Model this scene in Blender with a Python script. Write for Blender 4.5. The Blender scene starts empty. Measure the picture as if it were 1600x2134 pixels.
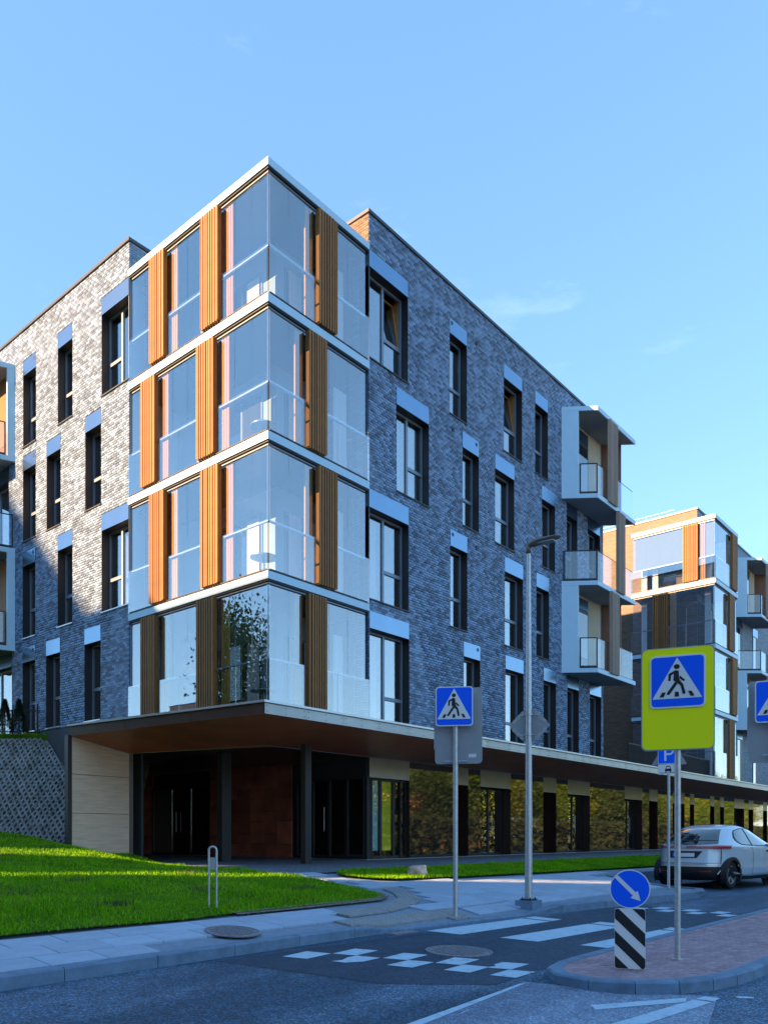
import bpy, bmesh, math, random
import numpy as np
from mathutils import Vector, Matrix

random.seed(7)
rng = np.random.default_rng(7)
R = math.radians
SC = bpy.context.scene
COL = SC.collection

# ------------------------------------------------------------------ camera, sky, sun, exposure
CAM = Vector((-11.68, -13.14, 0.68))
cam_d = bpy.data.cameras.new('camera')
cam = bpy.data.objects.new('camera', cam_d)
COL.objects.link(cam)
cam_d.sensor_fit = 'HORIZONTAL'
cam_d.sensor_width = 36.0
cam_d.lens = 36.0 * 1667 / 1600
cam_d.shift_y = 675.0 / 1600
cam_d.clip_end = 2000
cam.location = CAM
cam.rotation_euler = (R(90), 0, math.atan2(0.645, 0.765) - R(90))
SC.camera = cam

SUN_AZ = R(158.0)      # direction towards the sun, from +X counter-clockwise
SUN_EL = R(22.0)
S = Vector((math.cos(SUN_AZ) * math.cos(SUN_EL), math.sin(SUN_AZ) * math.cos(SUN_EL), math.sin(SUN_EL)))
world = bpy.data.worlds.new('World')
SC.world = world
world.use_nodes = True
wn, wl = world.node_tree.nodes, world.node_tree.links
wn.clear()
sky = wn.new('ShaderNodeTexSky')
sky.sky_type = 'NISHITA'
sky.sun_disc = False
sky.sun_elevation = SUN_EL
sky.sun_rotation = math.atan2(S.x, S.y)
sky.air_density = 1.0
sky.dust_density = 0.0
sky.ozone_density = 5.5
hsv = wn.new('ShaderNodeHueSaturation')
hsv.inputs['Saturation'].default_value = 1.25
hsv.inputs['Value'].default_value = 1.0
geo = wn.new('ShaderNodeTexCoord')
mp = wn.new('ShaderNodeMapping')
mp.inputs['Scale'].default_value = (1.2, 1.2, 4.5)
nz = wn.new('ShaderNodeTexNoise')
nz.inputs['Scale'].default_value = 2.6
nz.inputs['Detail'].default_value = 7
nz.inputs['Roughness'].default_value = 0.62
cr = wn.new('ShaderNodeValToRGB')
cr.color_ramp.elements[0].position = 0.60
cr.color_ramp.elements[0].color = (0, 0, 0, 1)
cr.color_ramp.elements[1].position = 0.80
cr.color_ramp.elements[1].color = (0.10, 0.10, 0.10, 1)
mixc = wn.new('ShaderNodeMixRGB')
mixc.inputs['Color2'].default_value = (4.2, 4.5, 4.8, 1)
bg = wn.new('ShaderNodeBackground')
bg.inputs['Strength'].default_value = 0.15
out = wn.new('ShaderNodeOutputWorld')
wl.new(geo.outputs['Generated'], mp.inputs['Vector'])
wl.new(mp.outputs['Vector'], nz.inputs['Vector'])
wl.new(nz.outputs['Fac'], cr.inputs['Fac'])
gam = wn.new('ShaderNodeGamma')
gam.inputs['Gamma'].default_value = 0.55
wl.new(sky.outputs['Color'], gam.inputs['Color'])
wl.new(gam.outputs['Color'], hsv.inputs['Color'])
wl.new(cr.outputs['Color'], mixc.inputs['Fac'])
wl.new(hsv.outputs['Color'], mixc.inputs['Color1'])
wl.new(mixc.outputs['Color'], bg.inputs['Color'])
wl.new(bg.outputs['Background'], out.inputs['Surface'])

sun_d = bpy.data.lights.new('sun', 'SUN')
sun_d.energy = 4.5
sun_d.angle = R(0.5)
sun_d.color = (1.0, 0.59, 0.29)
sun = bpy.data.objects.new('sun', sun_d)
COL.objects.link(sun)
sun.rotation_euler = (-S).to_track_quat('-Z', 'Y').to_euler()

SC.view_settings.view_transform = 'Standard'
SC.view_settings.look = 'None'
SC.view_settings.gamma = 1.0
SC.view_settings.exposure = 2.2
SC.cycles.max_bounces = 10
SC.cycles.transparent_max_bounces = 24
SC.cycles.glossy_bounces = 5
SC.cycles.diffuse_bounces = 4
SC.cycles.caustics_reflective = False
SC.cycles.caustics_refractive = False
SC.cycles.sample_clamp_indirect = 6.0
SC.cycles.use_denoising = True

# ------------------------------------------------------------------ materials
def nodes_of(name):
    m = bpy.data.materials.new(name)
    m.use_nodes = True
    return m, m.node_tree.nodes, m.node_tree.links

def pmat(name, col, rough=0.6, metal=0.0, var=0.0, scale=6.0, bump=0.0, bscale=60.0, spec=0.5, coat=0.0, stretch=(1, 1, 1), island=0.0, objrand=0.0, detail=6):
    m, n, l = nodes_of(name)
    b = n['Principled BSDF']
    b.inputs['Base Color'].default_value = (*col, 1)
    b.inputs['Roughness'].default_value = rough
    b.inputs['Metallic'].default_value = metal
    b.inputs['Specular IOR Level'].default_value = spec
    b.inputs['Coat Weight'].default_value = coat
    tc = n.new('ShaderNodeTexCoord')
    mapn = n.new('ShaderNodeMapping')
    mapn.inputs['Scale'].default_value = stretch
    l.new(tc.outputs['Object'], mapn.inputs['Vector'])
    cur = None
    if var:
        t = n.new('ShaderNodeTexNoise')
        t.inputs['Scale'].default_value = scale
        t.inputs['Detail'].default_value = detail
        t.inputs['Roughness'].default_value = 0.6
        l.new(mapn.outputs['Vector'], t.inputs['Vector'])
        mr = n.new('ShaderNodeMapRange')
        mr.inputs['From Min'].default_value = 0.3
        mr.inputs['From Max'].default_value = 0.7
        mr.inputs['To Min'].default_value = 1 - var
        mr.inputs['To Max'].default_value = 1 + var
        l.new(t.outputs['Fac'], mr.inputs['Value'])
        cur = mr.outputs['Result']
    def times(a, sock, amount):
        mr2 = n.new('ShaderNodeMapRange')
        mr2.inputs['To Min'].default_value = 1 - amount
        mr2.inputs['To Max'].default_value = 1 + amount
        l.new(sock, mr2.inputs['Value'])
        if a is None:
            return mr2.outputs['Result']
        mm = n.new('ShaderNodeMath'); mm.operation = 'MULTIPLY'
        l.new(a, mm.inputs[0]); l.new(mr2.outputs['Result'], mm.inputs[1])
        return mm.outputs['Value']
    if island:
        g = n.new('ShaderNodeNewGeometry')
        cur = times(cur, g.outputs['Random Per Island'], island)
    if objrand:
        oi = n.new('ShaderNodeObjectInfo')
        cur = times(cur, oi.outputs['Random'], objrand)
    if cur is not None:
        vm = n.new('ShaderNodeVectorMath'); vm.operation = 'SCALE'
        vm.inputs[0].default_value = col
        l.new(cur, vm.inputs['Scale'])
        l.new(vm.outputs['Vector'], b.inputs['Base Color'])
    if bump:
        t2 = n.new('ShaderNodeTexNoise')
        t2.inputs['Scale'].default_value = bscale
        t2.inputs['Detail'].default_value = 5
        l.new(mapn.outputs['Vector'], t2.inputs['Vector'])
        bp = n.new('ShaderNodeBump')
        bp.inputs['Strength'].default_value = bump
        bp.inputs['Distance'].default_value = 0.02
        l.new(t2.outputs['Fac'], bp.inputs['Height'])
        l.new(bp.outputs['Normal'], b.inputs['Normal'])
    return m

def glass_mat(name, f0=0.08, tint=(0.92, 0.96, 1.0), wob=0.0):
    """thin pane: Schlick reflection over a clear tinted sheet"""
    m, n, l = nodes_of(name)
    n.remove(n['Principled BSDF'])
    g = n.new('ShaderNodeNewGeometry')
    d = n.new('ShaderNodeVectorMath'); d.operation = 'DOT_PRODUCT'
    l.new(g.outputs['Normal'], d.inputs[0]); l.new(g.outputs['Incoming'], d.inputs[1])
    a = n.new('ShaderNodeMath'); a.operation = 'ABSOLUTE'
    l.new(d.outputs['Value'], a.inputs[0])
    s = n.new('ShaderNodeMath'); s.operation = 'SUBTRACT'; s.inputs[0].default_value = 1.0
    l.new(a.outputs['Value'], s.inputs[1])
    p = n.new('ShaderNodeMath'); p.operation = 'POWER'; p.inputs[1].default_value = 5.0
    l.new(s.outputs['Value'], p.inputs[0])
    ma = n.new('ShaderNodeMath'); ma.operation = 'MULTIPLY_ADD'
    ma.inputs[1].default_value = 1 - f0; ma.inputs[2].default_value = f0
    l.new(p.outputs['Value'], ma.inputs[0])
    tr = n.new('ShaderNodeBsdfTransparent'); tr.inputs['Color'].default_value = (*tint, 1)
    gl = n.new('ShaderNodeBsdfGlossy'); gl.inputs['Roughness'].default_value = 0.0
    gl.inputs['Color'].default_value = (1, 1, 1, 1)
    if wob:
        tc = n.new('ShaderNodeTexCoord')
        t = n.new('ShaderNodeTexNoise'); t.inputs['Scale'].default_value = 0.9; t.inputs['Detail'].default_value = 1
        l.new(tc.outputs['Object'], t.inputs['Vector'])
        bp = n.new('ShaderNodeBump'); bp.inputs['Strength'].default_value = wob; bp.inputs['Distance'].default_value = 0.05
        l.new(t.outputs['Fac'], bp.inputs['Height']); l.new(bp.outputs['Normal'], gl.inputs['Normal'])
    mx = n.new('ShaderNodeMixShader')
    l.new(ma.outputs['Value'], mx.inputs['Fac'])
    l.new(tr.outputs['BSDF'], mx.inputs[1]); l.new(gl.outputs['BSDF'], mx.inputs[2])
    l.new(mx.outputs['Shader'], n['Material Output'].inputs['Surface'])
    return m

M = {}
M['brick'] = pmat('brick_stuff', (0.160, 0.248, 0.385), 0.55, var=0.11, scale=1.4, bump=0.25, bscale=90, island=0.55, detail=9)
M['brick1'] = pmat('brick_single', (0.160, 0.248, 0.385), 0.55, var=0.11, scale=1.4, bump=0.25, bscale=90, objrand=0.55, detail=9)
M['mortar'] = pmat('mortar', (0.026, 0.042, 0.066), 0.9, var=0.15, scale=12)
M['dark'] = pmat('dark_metal', (0.022, 0.022, 0.026), 0.45, metal=0.0, var=0.1)
M['darkbrown'] = pmat('dark_bronze', (0.062, 0.028, 0.022), 0.32, var=0.15, scale=3)
M['coping'] = pmat('coping_metal', (0.055, 0.06, 0.07), 0.4, metal=0.3, var=0.1)
M['lintel'] = pmat('lintel_metal', (0.21, 0.32, 0.44), 0.22, metal=1.0, var=0.04, scale=2)
M['white'] = pmat('white_metal', (0.44, 0.66, 0.82), 0.38, var=0.03, scale=3)
M['frame'] = pmat('window_frame', (0.20, 0.26, 0.33), 0.4, metal=0.2, var=0.04)
M['framewood'] = pmat('window_inside_wood', (0.42, 0.22, 0.08), 0.5, var=0.15, scale=8)
M['wood'] = pmat('larch_slat', (0.27, 0.115, 0.024), 0.6, var=0.22, scale=5, stretch=(6, 6, 0.6), objrand=0.22, bump=0.1, bscale=30)
M['amber'] = pmat('inner_leaf_sunlit_wood', (0.62, 0.30, 0.06), 0.6, var=0.15, scale=5, stretch=(6, 6, 0.6))  # lighter than the slats: sun on the leaf put into its colour
M['woodgrey'] = pmat('grey_brown_slat', (0.27, 0.20, 0.155), 0.65, var=0.2, scale=5, stretch=(6, 6, 0.6), objrand=0.15)  # greyer brown than the bay slats
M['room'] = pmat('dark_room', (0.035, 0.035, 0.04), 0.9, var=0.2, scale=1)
M['plaster'] = pmat('cream_plaster', (0.62, 0.55, 0.42), 0.85, var=0.05, scale=2)
M['inner'] = pmat('pale_inner_wall', (0.36, 0.50, 0.64), 0.85, var=0.05, scale=2)
M['curtain'] = pmat('white_curtain', (0.86, 0.88, 0.88), 0.9, var=0.05, scale=3, stretch=(8, 8, 0.3))
M['copper'] = pmat('copper_soffit', (0.62, 0.15, 0.06), 0.4, metal=0.0, var=0.18, scale=1.2)
M['copperpanel'] = pmat('copper_panel', (0.62, 0.19, 0.12), 0.30, metal=0.15, var=0.3, scale=1.5, objrand=0.3)
M['fascia'] = pmat('fascia_metal', (0.40, 0.42, 0.42), 0.33, metal=0.6, var=0.08, scale=2, objrand=0.10)
M['flash'] = pmat('flashing', (0.55, 0.58, 0.62), 0.3, metal=0.7, var=0.05)
M['glosspanel'] = pmat('polished_dark_panel', (0.020, 0.022, 0.024), 0.03, metal=0.0, var=0.1, scale=1, spec=1.0, coat=1.0)
M['woodpanel'] = pmat('pale_wood_cladding', (0.85, 0.60, 0.44), 0.6, var=0.16, scale=2.2, stretch=(1.0, 1.0, 14), detail=8, bump=0.06, bscale=12)
M['asphaltold'] = pmat('asphalt_worn', (0.20, 0.27, 0.38), 0.82, var=0.25, scale=120, bump=0.35, bscale=160, detail=3)
M['paint'] = pmat('road_paint', (0.42, 0.58, 0.70), 0.7, var=0.16, scale=14, bump=0.1, bscale=90, detail=9)
M['slab'] = pmat('paving_slab', (0.33, 0.42, 0.54), 0.8, var=0.10, scale=5, bump=0.15, bscale=70, objrand=0.10)
M['slabbed'] = pmat('paving_bed', (0.20, 0.26, 0.34), 0.9, var=0.15, scale=8)
M['tactile'] = pmat('tactile_block', (0.27, 0.28, 0.29), 0.85, var=0.12, scale=8)
M['kerb'] = pmat('kerb_concrete', (0.14, 0.22, 0.32), 0.85, var=0.22, scale=6, bump=0.25, bscale=60, objrand=0.08)
M['redpaver'] = pmat('red_paver', (0.34, 0.23, 0.26), 0.85, var=0.18, scale=10, bump=0.2, bscale=70, objrand=0.2)
M['redpaver2'] = pmat('red_paver_stuff', (0.34, 0.23, 0.26), 0.85, var=0.18, scale=10, island=0.2)
M['soil'] = pmat('soil', (0.17, 0.145, 0.12), 0.95, var=0.4, scale=14, bump=0.6, bscale=40)
M['lawn'] = pmat('lawn_base', (0.050, 0.125, 0.004), 0.95, spec=0.1, var=0.35, scale=1.3)
M['grass'] = None
M['weed'] = pmat('weed_leaf', (0.070, 0.085, 0.018), 0.7, island=0.6)
M['rust'] = pmat('withered_leaf', (0.14, 0.065, 0.022), 0.7, island=0.5)
M['bank'] = pmat('paver_block', (0.25, 0.255, 0.25), 0.85, var=0.15, scale=10, objrand=0.2)
M['plinth'] = pmat('plinth_render', (0.06, 0.065, 0.075), 0.8, var=0.15, scale=1.5)
M['galv'] = pmat('galvanised_steel', (0.50, 0.52, 0.54), 0.42, metal=0.65, var=0.16, scale=22)
M['signgrey'] = pmat('sign_back', (0.36, 0.38, 0.41), 0.45, metal=0.3, var=0.03)
M['blue'] = pmat('sign_blue', (0.004, 0.13, 1.0), 0.45, spec=0.2)
M['signwhite'] = pmat('sign_white', (0.80, 0.80, 0.80), 0.4)
M['black'] = pmat('sign_black', (0.010, 0.010, 0.013), 0.45)
M['lime'] = pmat('sign_lime', (1.0, 1.0, 0.012), 0.5, spec=0.15)
M['rock'] = pmat('boulder_stone', (0.66, 0.46, 0.36), 0.9, var=0.35, scale=5, bump=0.6, bscale=14)
M['iron'] = pmat('cast_iron', (0.20, 0.205, 0.235), 0.75, metal=0.0, var=0.25, scale=20)
M['conifer'] = pmat('conifer_leaf', (0.030, 0.050, 0.016), 0.8, island=0.5)
M['leaf'] = pmat('tree_leaf', (0.075, 0.150, 0.010), 0.6, island=0.5)
M['leaf2'] = pmat('tree_leaf_yellow', (0.150, 0.200, 0.010), 0.6, island=0.5)
M['leaf3'] = pmat('tree_leaf_dark', (0.040, 0.080, 0.018), 0.6, island=0.5)
M['bark'] = pmat('bark', (0.09, 0.07, 0.05), 0.9, var=0.3, scale=8)
M['carpaint'] = pmat('silver_paint', (0.58, 0.68, 0.76), 0.30, metal=0.12, coat=0.8)
M['carglass'] = pmat('car_glass', (0.012, 0.016, 0.022), 0.03, spec=1.0, coat=1.0)
M['carblack'] = pmat('black_plastic', (0.012, 0.012, 0.014), 0.5)
M['tyre'] = pmat('tyre_rubber', (0.014, 0.014, 0.015), 0.8)
M['rim'] = pmat('alloy_rim', (0.60, 0.61, 0.62), 0.3, metal=0.8)
M['redlight'] = pmat('red_lens', (0.50, 0.022, 0.018), 0.15, coat=0.7)
M['palered'] = pmat('pale_red_lens', (0.42, 0.13, 0.13), 0.15, coat=0.7)
M['farwall'] = pmat('far_wall', (0.36, 0.22, 0.14), 0.8, var=0.15, scale=2)
M['ceil'] = pmat('balcony_soffit', (0.32, 0.33, 0.34), 0.8, var=0.04)
M['brownwood'] = pmat('brown_wood_panel', (0.20, 0.085, 0.04), 0.6, var=0.2, scale=4, stretch=(4, 4, 0.6))
M['yellowroom'] = pmat('yellow_blind', (0.85, 0.80, 0.03), 0.8, var=0.12, scale=2, stretch=(6, 6, 0.4))
M['tealroom'] = pmat('pale_blind', (0.42, 0.72, 0.66), 0.8, var=0.12, scale=2, stretch=(8, 8, 0.3))
M['sunbrick'] = pmat('sunlit_brick_stuff', (0.15, 0.095, 0.06), 0.7, var=0.12, scale=9, bump=0.2, bscale=90, island=0.3)  # same brick as the walls, warm sunlight put into its colour
M['sunbrick1'] = pmat('sunlit_brick_single', (0.15, 0.095, 0.06), 0.7, var=0.12, scale=9, bump=0.2, bscale=90, objrand=0.3)
M['blind'] = pmat('roller_blind', (0.20, 0.24, 0.30), 0.9, var=0.04)
M['glass'] = glass_mat('balcony_glass', 0.21, (0.93, 0.96, 0.98), wob=0.02)
M['winglass'] = glass_mat('window_glass', 0.30, (0.75, 0.80, 0.84), wob=0.03)
M['railglass'] = glass_mat('railing_glass', 0.09, (0.94, 0.97, 0.99))

def farbrick_mat(name='far_brick', c1=(0.18, 0.28, 0.40, 1), c2=(0.09, 0.15, 0.22, 1), c3=(0.04, 0.06, 0.09, 1)):
    m, n, l = nodes_of(name)
    b = n['Principled BSDF']; b.inputs['Roughness'].default_value = 0.6
    tc = n.new('ShaderNodeTexCoord')
    sx = n.new('ShaderNodeSeparateXYZ'); l.new(tc.outputs['Object'], sx.inputs[0])
    add = n.new('ShaderNodeMath'); l.new(sx.outputs['X'], add.inputs[0]); l.new(sx.outputs['Y'], add.inputs[1])
    cb = n.new('ShaderNodeCombineXYZ'); l.new(add.outputs['Value'], cb.inputs['X']); l.new(sx.outputs['Z'], cb.inputs['Y'])
    t = n.new('ShaderNodeTexBrick')
    t.inputs['Scale'].default_value = 1.0
    t.inputs['Brick Width'].default_value = 0.25
    t.inputs['Row Height'].default_value = 0.067
    t.inputs['Mortar Size'].default_value = 0.006
    t.inputs['Color1'].default_value = c1
    t.inputs['Color2'].default_value = c2
    t.inputs['Mortar'].default_value = c3
    l.new(cb.outputs['Vector'], t.inputs['Vector'])
    l.new(t.outputs['Color'], b.inputs['Base Color'])
    return m
M['farbrick'] = farbrick_mat()
M['farsunbrick'] = farbrick_mat('far_sunlit_brick', (0.19, 0.12, 0.075, 1), (0.11, 0.075, 0.05, 1), (0.06, 0.045, 0.035, 1))  # gable brick with orange sunlight put into the colour

def sett_mat():
    m, n, l = nodes_of('forecourt_setts')
    b = n['Principled BSDF']; b.inputs['Roughness'].default_value = 0.8
    tc = n.new('ShaderNodeTexCoord')
    t = n.new('ShaderNodeTexBrick')
    t.inputs['Scale'].default_value = 1.0
    t.inputs['Brick Width'].default_value = 0.2
    t.inputs['Row Height'].default_value = 0.1
    t.inputs['Mortar Size'].default_value = 0.006
    t.inputs['Color1'].default_value = (0.16, 0.19, 0.24, 1)
    t.inputs['Color2'].default_value = (0.09, 0.115, 0.15, 1)
    t.inputs['Mortar'].default_value = (0.05, 0.05, 0.05, 1)
    l.new(tc.outputs['Object'], t.inputs['Vector'])
    l.new(t.outputs['Color'], b.inputs['Base Color'])
    return m
M['setts'] = sett_mat()

def asphalt_mat(name='asphalt', lo=(0.018, 0.052, 0.092), hi=(0.060, 0.110, 0.172), stone=1.5):
    m, n, l = nodes_of(name)
    b = n['Principled BSDF']; b.inputs['Roughness'].default_value = 0.8
    tc = n.new('ShaderNodeTexCoord')
    def noise(scale, detail, rough, st=(1, 1, 1)):
        mp2 = n.new('ShaderNodeMapping'); mp2.inputs['Scale'].default_value = st
        l.new(tc.outputs['Object'], mp2.inputs['Vector'])
        t = n.new('ShaderNodeTexNoise'); t.inputs['Scale'].default_value = scale; t.inputs['Detail'].default_value = detail; t.inputs['Roughness'].default_value = rough
        l.new(mp2.outputs['Vector'], t.inputs['Vector']); return t.outputs['Fac']
    big = noise(0.6, 6, 0.6, (0.35, 1.3, 1))
    r1 = n.new('ShaderNodeValToRGB')
    r1.color_ramp.elements[0].position = 0.43; r1.color_ramp.elements[0].color = (*lo, 1)
    r1.color_ramp.elements[1].position = 0.59; r1.color_ramp.elements[1].color = (*hi, 1)
    l.new(big, r1.inputs['Fac'])
    fine = n.new('ShaderNodeTexVoronoi'); fine.inputs['Scale'].default_value = 70
    l.new(tc.outputs['Object'], fine.inputs['Vector'])
    sx = n.new('ShaderNodeSeparateColor'); l.new(fine.outputs['Color'], sx.inputs['Color'])
    pw = n.new('ShaderNodeMath'); pw.operation = 'POWER'; pw.inputs[1].default_value = 3.0
    l.new(sx.outputs['Red'], pw.inputs[0])
    mr = n.new('ShaderNodeMapRange'); mr.inputs['To Min'].default_value = 0.72; mr.inputs['To Max'].default_value = 1.0 + 1.5 * stone
    l.new(pw.outputs['Value'], mr.inputs['Value'])
    mid = noise(5, 8, 0.75)
    m2 = n.new('ShaderNodeMapRange'); m2.inputs['From Min'].default_value = 0.3; m2.inputs['From Max'].default_value = 0.7; m2.inputs['To Min'].default_value = 0.75; m2.inputs['To Max'].default_value = 1.25
    l.new(mid, m2.inputs['Value'])
    mm = n.new('ShaderNodeMath'); mm.operation = 'MULTIPLY'; l.new(mr.outputs['Result'], mm.inputs[0]); l.new(m2.outputs['Result'], mm.inputs[1])
    # hairline cracks
    wv = n.new('ShaderNodeTexVoronoi'); wv.feature = 'DISTANCE_TO_EDGE'; wv.inputs['Scale'].default_value = 0.42
    nd = n.new('ShaderNodeTexNoise'); nd.inputs['Scale'].default_value = 2.2; nd.inputs['Detail'].default_value = 6
    l.new(tc.outputs['Object'], nd.inputs['Vector'])
    va = n.new('ShaderNodeVectorMath'); va.operation = 'MULTIPLY_ADD'; va.inputs[1].default_value = (0.9, 0.9, 0)
    l.new(nd.outputs['Color'], va.inputs[0]); l.new(tc.outputs['Object'], va.inputs[2]); l.new(va.outputs['Vector'], wv.inputs['Vector'])
    ck = n.new('ShaderNodeMapRange'); ck.inputs['From Min'].default_value = 0.0; ck.inputs['From Max'].default_value = 0.006; ck.inputs['To Min'].default_value = 0.5; ck.inputs['To Max'].default_value = 1.0
    l.new(wv.outputs['Distance'], ck.inputs['Value'])
    m3 = n.new('ShaderNodeMath'); m3.operation = 'MULTIPLY'; l.new(mm.outputs['Value'], m3.inputs[0]); l.new(ck.outputs['Result'], m3.inputs[1])
    vm = n.new('ShaderNodeVectorMath'); vm.operation = 'SCALE'
    l.new(r1.outputs['Color'], vm.inputs[0]); l.new(m3.outputs['Value'], vm.inputs['Scale'])
    l.new(vm.outputs['Vector'], b.inputs['Base Color'])
    bp = n.new('ShaderNodeBump'); bp.inputs['Strength'].default_value = 0.6; bp.inputs['Distance'].default_value = 0.008
    l.new(fine.outputs['Distance'], bp.inputs['Height']); l.new(bp.outputs['Normal'], b.inputs['Normal'])
    return m
M['asphaltold'] = asphalt_mat('asphalt_worn', (0.15, 0.205, 0.295), (0.235, 0.305, 0.415), 0.5)
M['asphaltnew'] = asphalt_mat('asphalt_new', (0.012, 0.046, 0.088), (0.030, 0.066, 0.112), 0.35)
M['asphalt'] = asphalt_mat()

def grass_mat():
    m, n, l = nodes_of('grass_blade')
    b = n['Principled BSDF']; b.inputs['Roughness'].default_value = 0.7; b.inputs['Specular IOR Level'].default_value = 0.1
    tc = n.new('ShaderNodeTexCoord')
    a = n.new('ShaderNodeTexNoise'); a.inputs['Scale'].default_value = 0.9; a.inputs['Detail'].default_value = 7; a.inputs['Roughness'].default_value = 0.7
    l.new(tc.outputs['Object'], a.inputs['Vector'])
    g = n.new('ShaderNodeNewGeometry')
    mx = n.new('ShaderNodeMath'); mx.operation = 'MULTIPLY_ADD'; mx.inputs[1].default_value = 0.28; mx.inputs[2].default_value = -0.14
    l.new(g.outputs['Random Per Island'], mx.inputs[0])
    ad = n.new('ShaderNodeMath'); l.new(a.outputs['Fac'], ad.inputs[0]); l.new(mx.outputs['Value'], ad.inputs[1])
    r = n.new('ShaderNodeValToRGB')
    for p, c in ((0.30, (0.075, 0.21, 0.003, 1)), (0.50, (0.155, 0.41, 0.002, 1)), (0.64, (0.22, 0.46, 0.004, 1)), (0.78, (0.33, 0.36, 0.05, 1))):
        e = r.color_ramp.elements.new(p); e.color = c
    r.color_ramp.elements.remove(r.color_ramp.elements[0]); r.color_ramp.elements.remove(r.color_ramp.elements[-1])
    l.new(ad.outputs['Value'], r.inputs['Fac']); l.new(r.outputs['Color'], b.inputs['Base Color'])
    return m
M['grass'] = grass_mat()

def paint_mat():
    m, n, l = nodes_of('road_paint')
    b = n['Principled BSDF']; b.inputs['Roughness'].default_value = 0.7
    tc = n.new('ShaderNodeTexCoord')
    a = n.new('ShaderNodeTexNoise'); a.inputs['Scale'].default_value = 9; a.inputs['Detail'].default_value = 10; a.inputs['Roughness'].default_value = 0.78
    l.new(tc.outputs['Object'], a.inputs['Vector'])
    r = n.new('ShaderNodeValToRGB')
    for p, c in ((0.30, (0.05, 0.09, 0.15, 1)), (0.37, (0.24, 0.34, 0.43, 1)), (0.44, (0.40, 0.55, 0.67, 1)), (0.70, (0.50, 0.66, 0.78, 1))):
        e = r.color_ramp.elements.new(p); e.color = c
    r.color_ramp.elements.remove(r.color_ramp.elements[0]); r.color_ramp.elements.remove(r.color_ramp.elements[-1])
    l.new(a.outputs['Fac'], r.inputs['Fac']); l.new(r.outputs['Color'], b.inputs['Base Color'])
    return m
M['paint'] = paint_mat()

# ------------------------------------------------------------------ object helpers
def tag(o, label=None, cat=None, group=None, kind=None):
    if label: o['label'] = label
    if cat: o['category'] = cat
    if group: o['group'] = group
    if kind: o['kind'] = kind
    return o

def thing(name, loc, label, cat, group=None, rz=0.0):
    o = bpy.data.objects.new(name, None)
    COL.objects.link(o)
    o.empty_display_size = 0.3
    o.location = loc
    o.rotation_euler = (0, 0, rz)
    return tag(o, label, cat, group)

def put(name, me, parent=None, world_coords=True):
    o = bpy.data.objects.new(name, me)
    COL.objects.link(o)
    if parent is not None:
        o.parent = parent
        if world_coords:
            p = parent
            off = Vector((0, 0, 0))
            while p is not None:
                off += p.location
                p = p.parent
            o.matrix_parent_inverse = Matrix.Translation(-off) if parent.parent is None and parent.type == 'EMPTY' else Matrix.Identity(4)
    return o

class MB:
    def __init__(self):
        self.v = []; self.f = []; self.s = []
    def add(self, vs, fs, smooth=False):
        b = len(self.v)
        self.v += [tuple(p) for p in vs]
        self.f += [tuple(b + i for i in f) for f in fs]
        self.s += [smooth] * len(fs)
        return self
    def box(self, x0, x1, y0, y1, z0, z1):
        if x0 > x1: x0, x1 = x1, x0
        if y0 > y1: y0, y1 = y1, y0
        if z0 > z1: z0, z1 = z1, z0
        v = [(x0,y0,z0),(x1,y0,z0),(x1,y1,z0),(x0,y1,z0),(x0,y0,z1),(x1,y0,z1),(x1,y1,z1),(x0,y1,z1)]
        return self.add(v, [(0,3,2,1),(4,5,6,7),(0,1,5,4),(1,2,6,5),(2,3,7,6),(3,0,4,7)])
    def hexa(self, v):
        return self.add(v, [(0,3,2,1),(4,5,6,7),(0,1,5,4),(1,2,6,5),(2,3,7,6),(3,0,4,7)])
    def prism(self, poly, z0, z1):
        """poly counter-clockwise list of (x, y); z0/z1 numbers or per-vertex lists"""
        n = len(poly)
        za = z0 if hasattr(z0, '__len__') else [z0] * n
        zb = z1 if hasattr(z1, '__len__') else [z1] * n
        v = [(p[0], p[1], za[i]) for i, p in enumerate(poly)] + [(p[0], p[1], zb[i]) for i, p in enumerate(poly)]
        f = [tuple(range(n - 1, -1, -1)), tuple(range(n, 2 * n))]
        f += [(i, (i + 1) % n, n + (i + 1) % n, n + i) for i in range(n)]
        return self.add(v, f)
    def wallbox(self, p, q, z0, z1, th, side=1):
        p = Vector(p); q = Vector(q)
        d = (q - p).normalized(); nrm = Vector((-d.y, d.x)) * side
        a, b = p + nrm * th, q + nrm * th
        poly = [p, q, b, a] if side > 0 else [a, b, q, p]
        return self.prism([(c.x, c.y) for c in poly], z0, z1)
    def tube(self, p, q, r, n=10, r2=None, caps=True):
        p = Vector(p); q = Vector(q); r2 = r if r2 is None else r2
        d = (q - p).normalized()
        a = d.orthogonal().normalized(); b = d.cross(a)
        v = []
        for c, rr in ((p, r), (q, r2)):
            for i in range(n):
                t = 2 * math.pi * i / n
                v.append(c + (a * math.cos(t) + b * math.sin(t)) * rr)
        self.add(v, [(i, (i + 1) % n, n + (i + 1) % n, n + i) for i in range(n)], True)
        if caps:
            self.add(v[:n], [tuple(range(n - 1, -1, -1))])
            self.add(v[n:], [tuple(range(n))])
        return self
    def path(self, pts, r, n=8):
        for a, b in zip(pts[:-1], pts[1:]):
            self.tube(a, b, r, n)
        return self
    def mesh(self, name, mat):
        me = bpy.data.meshes.new(name)
        me.from_pydata(self.v, [], self.f)
        me.polygons.foreach_set('use_smooth', self.s)
        if mat is not None: me.materials.append(mat)
        me.update()
        return me
    def build(self, name, mat, parent=None, kind=None):
        o = put(name, self.mesh(name, mat), parent)
        if kind: o['kind'] = kind
        return o

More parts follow.
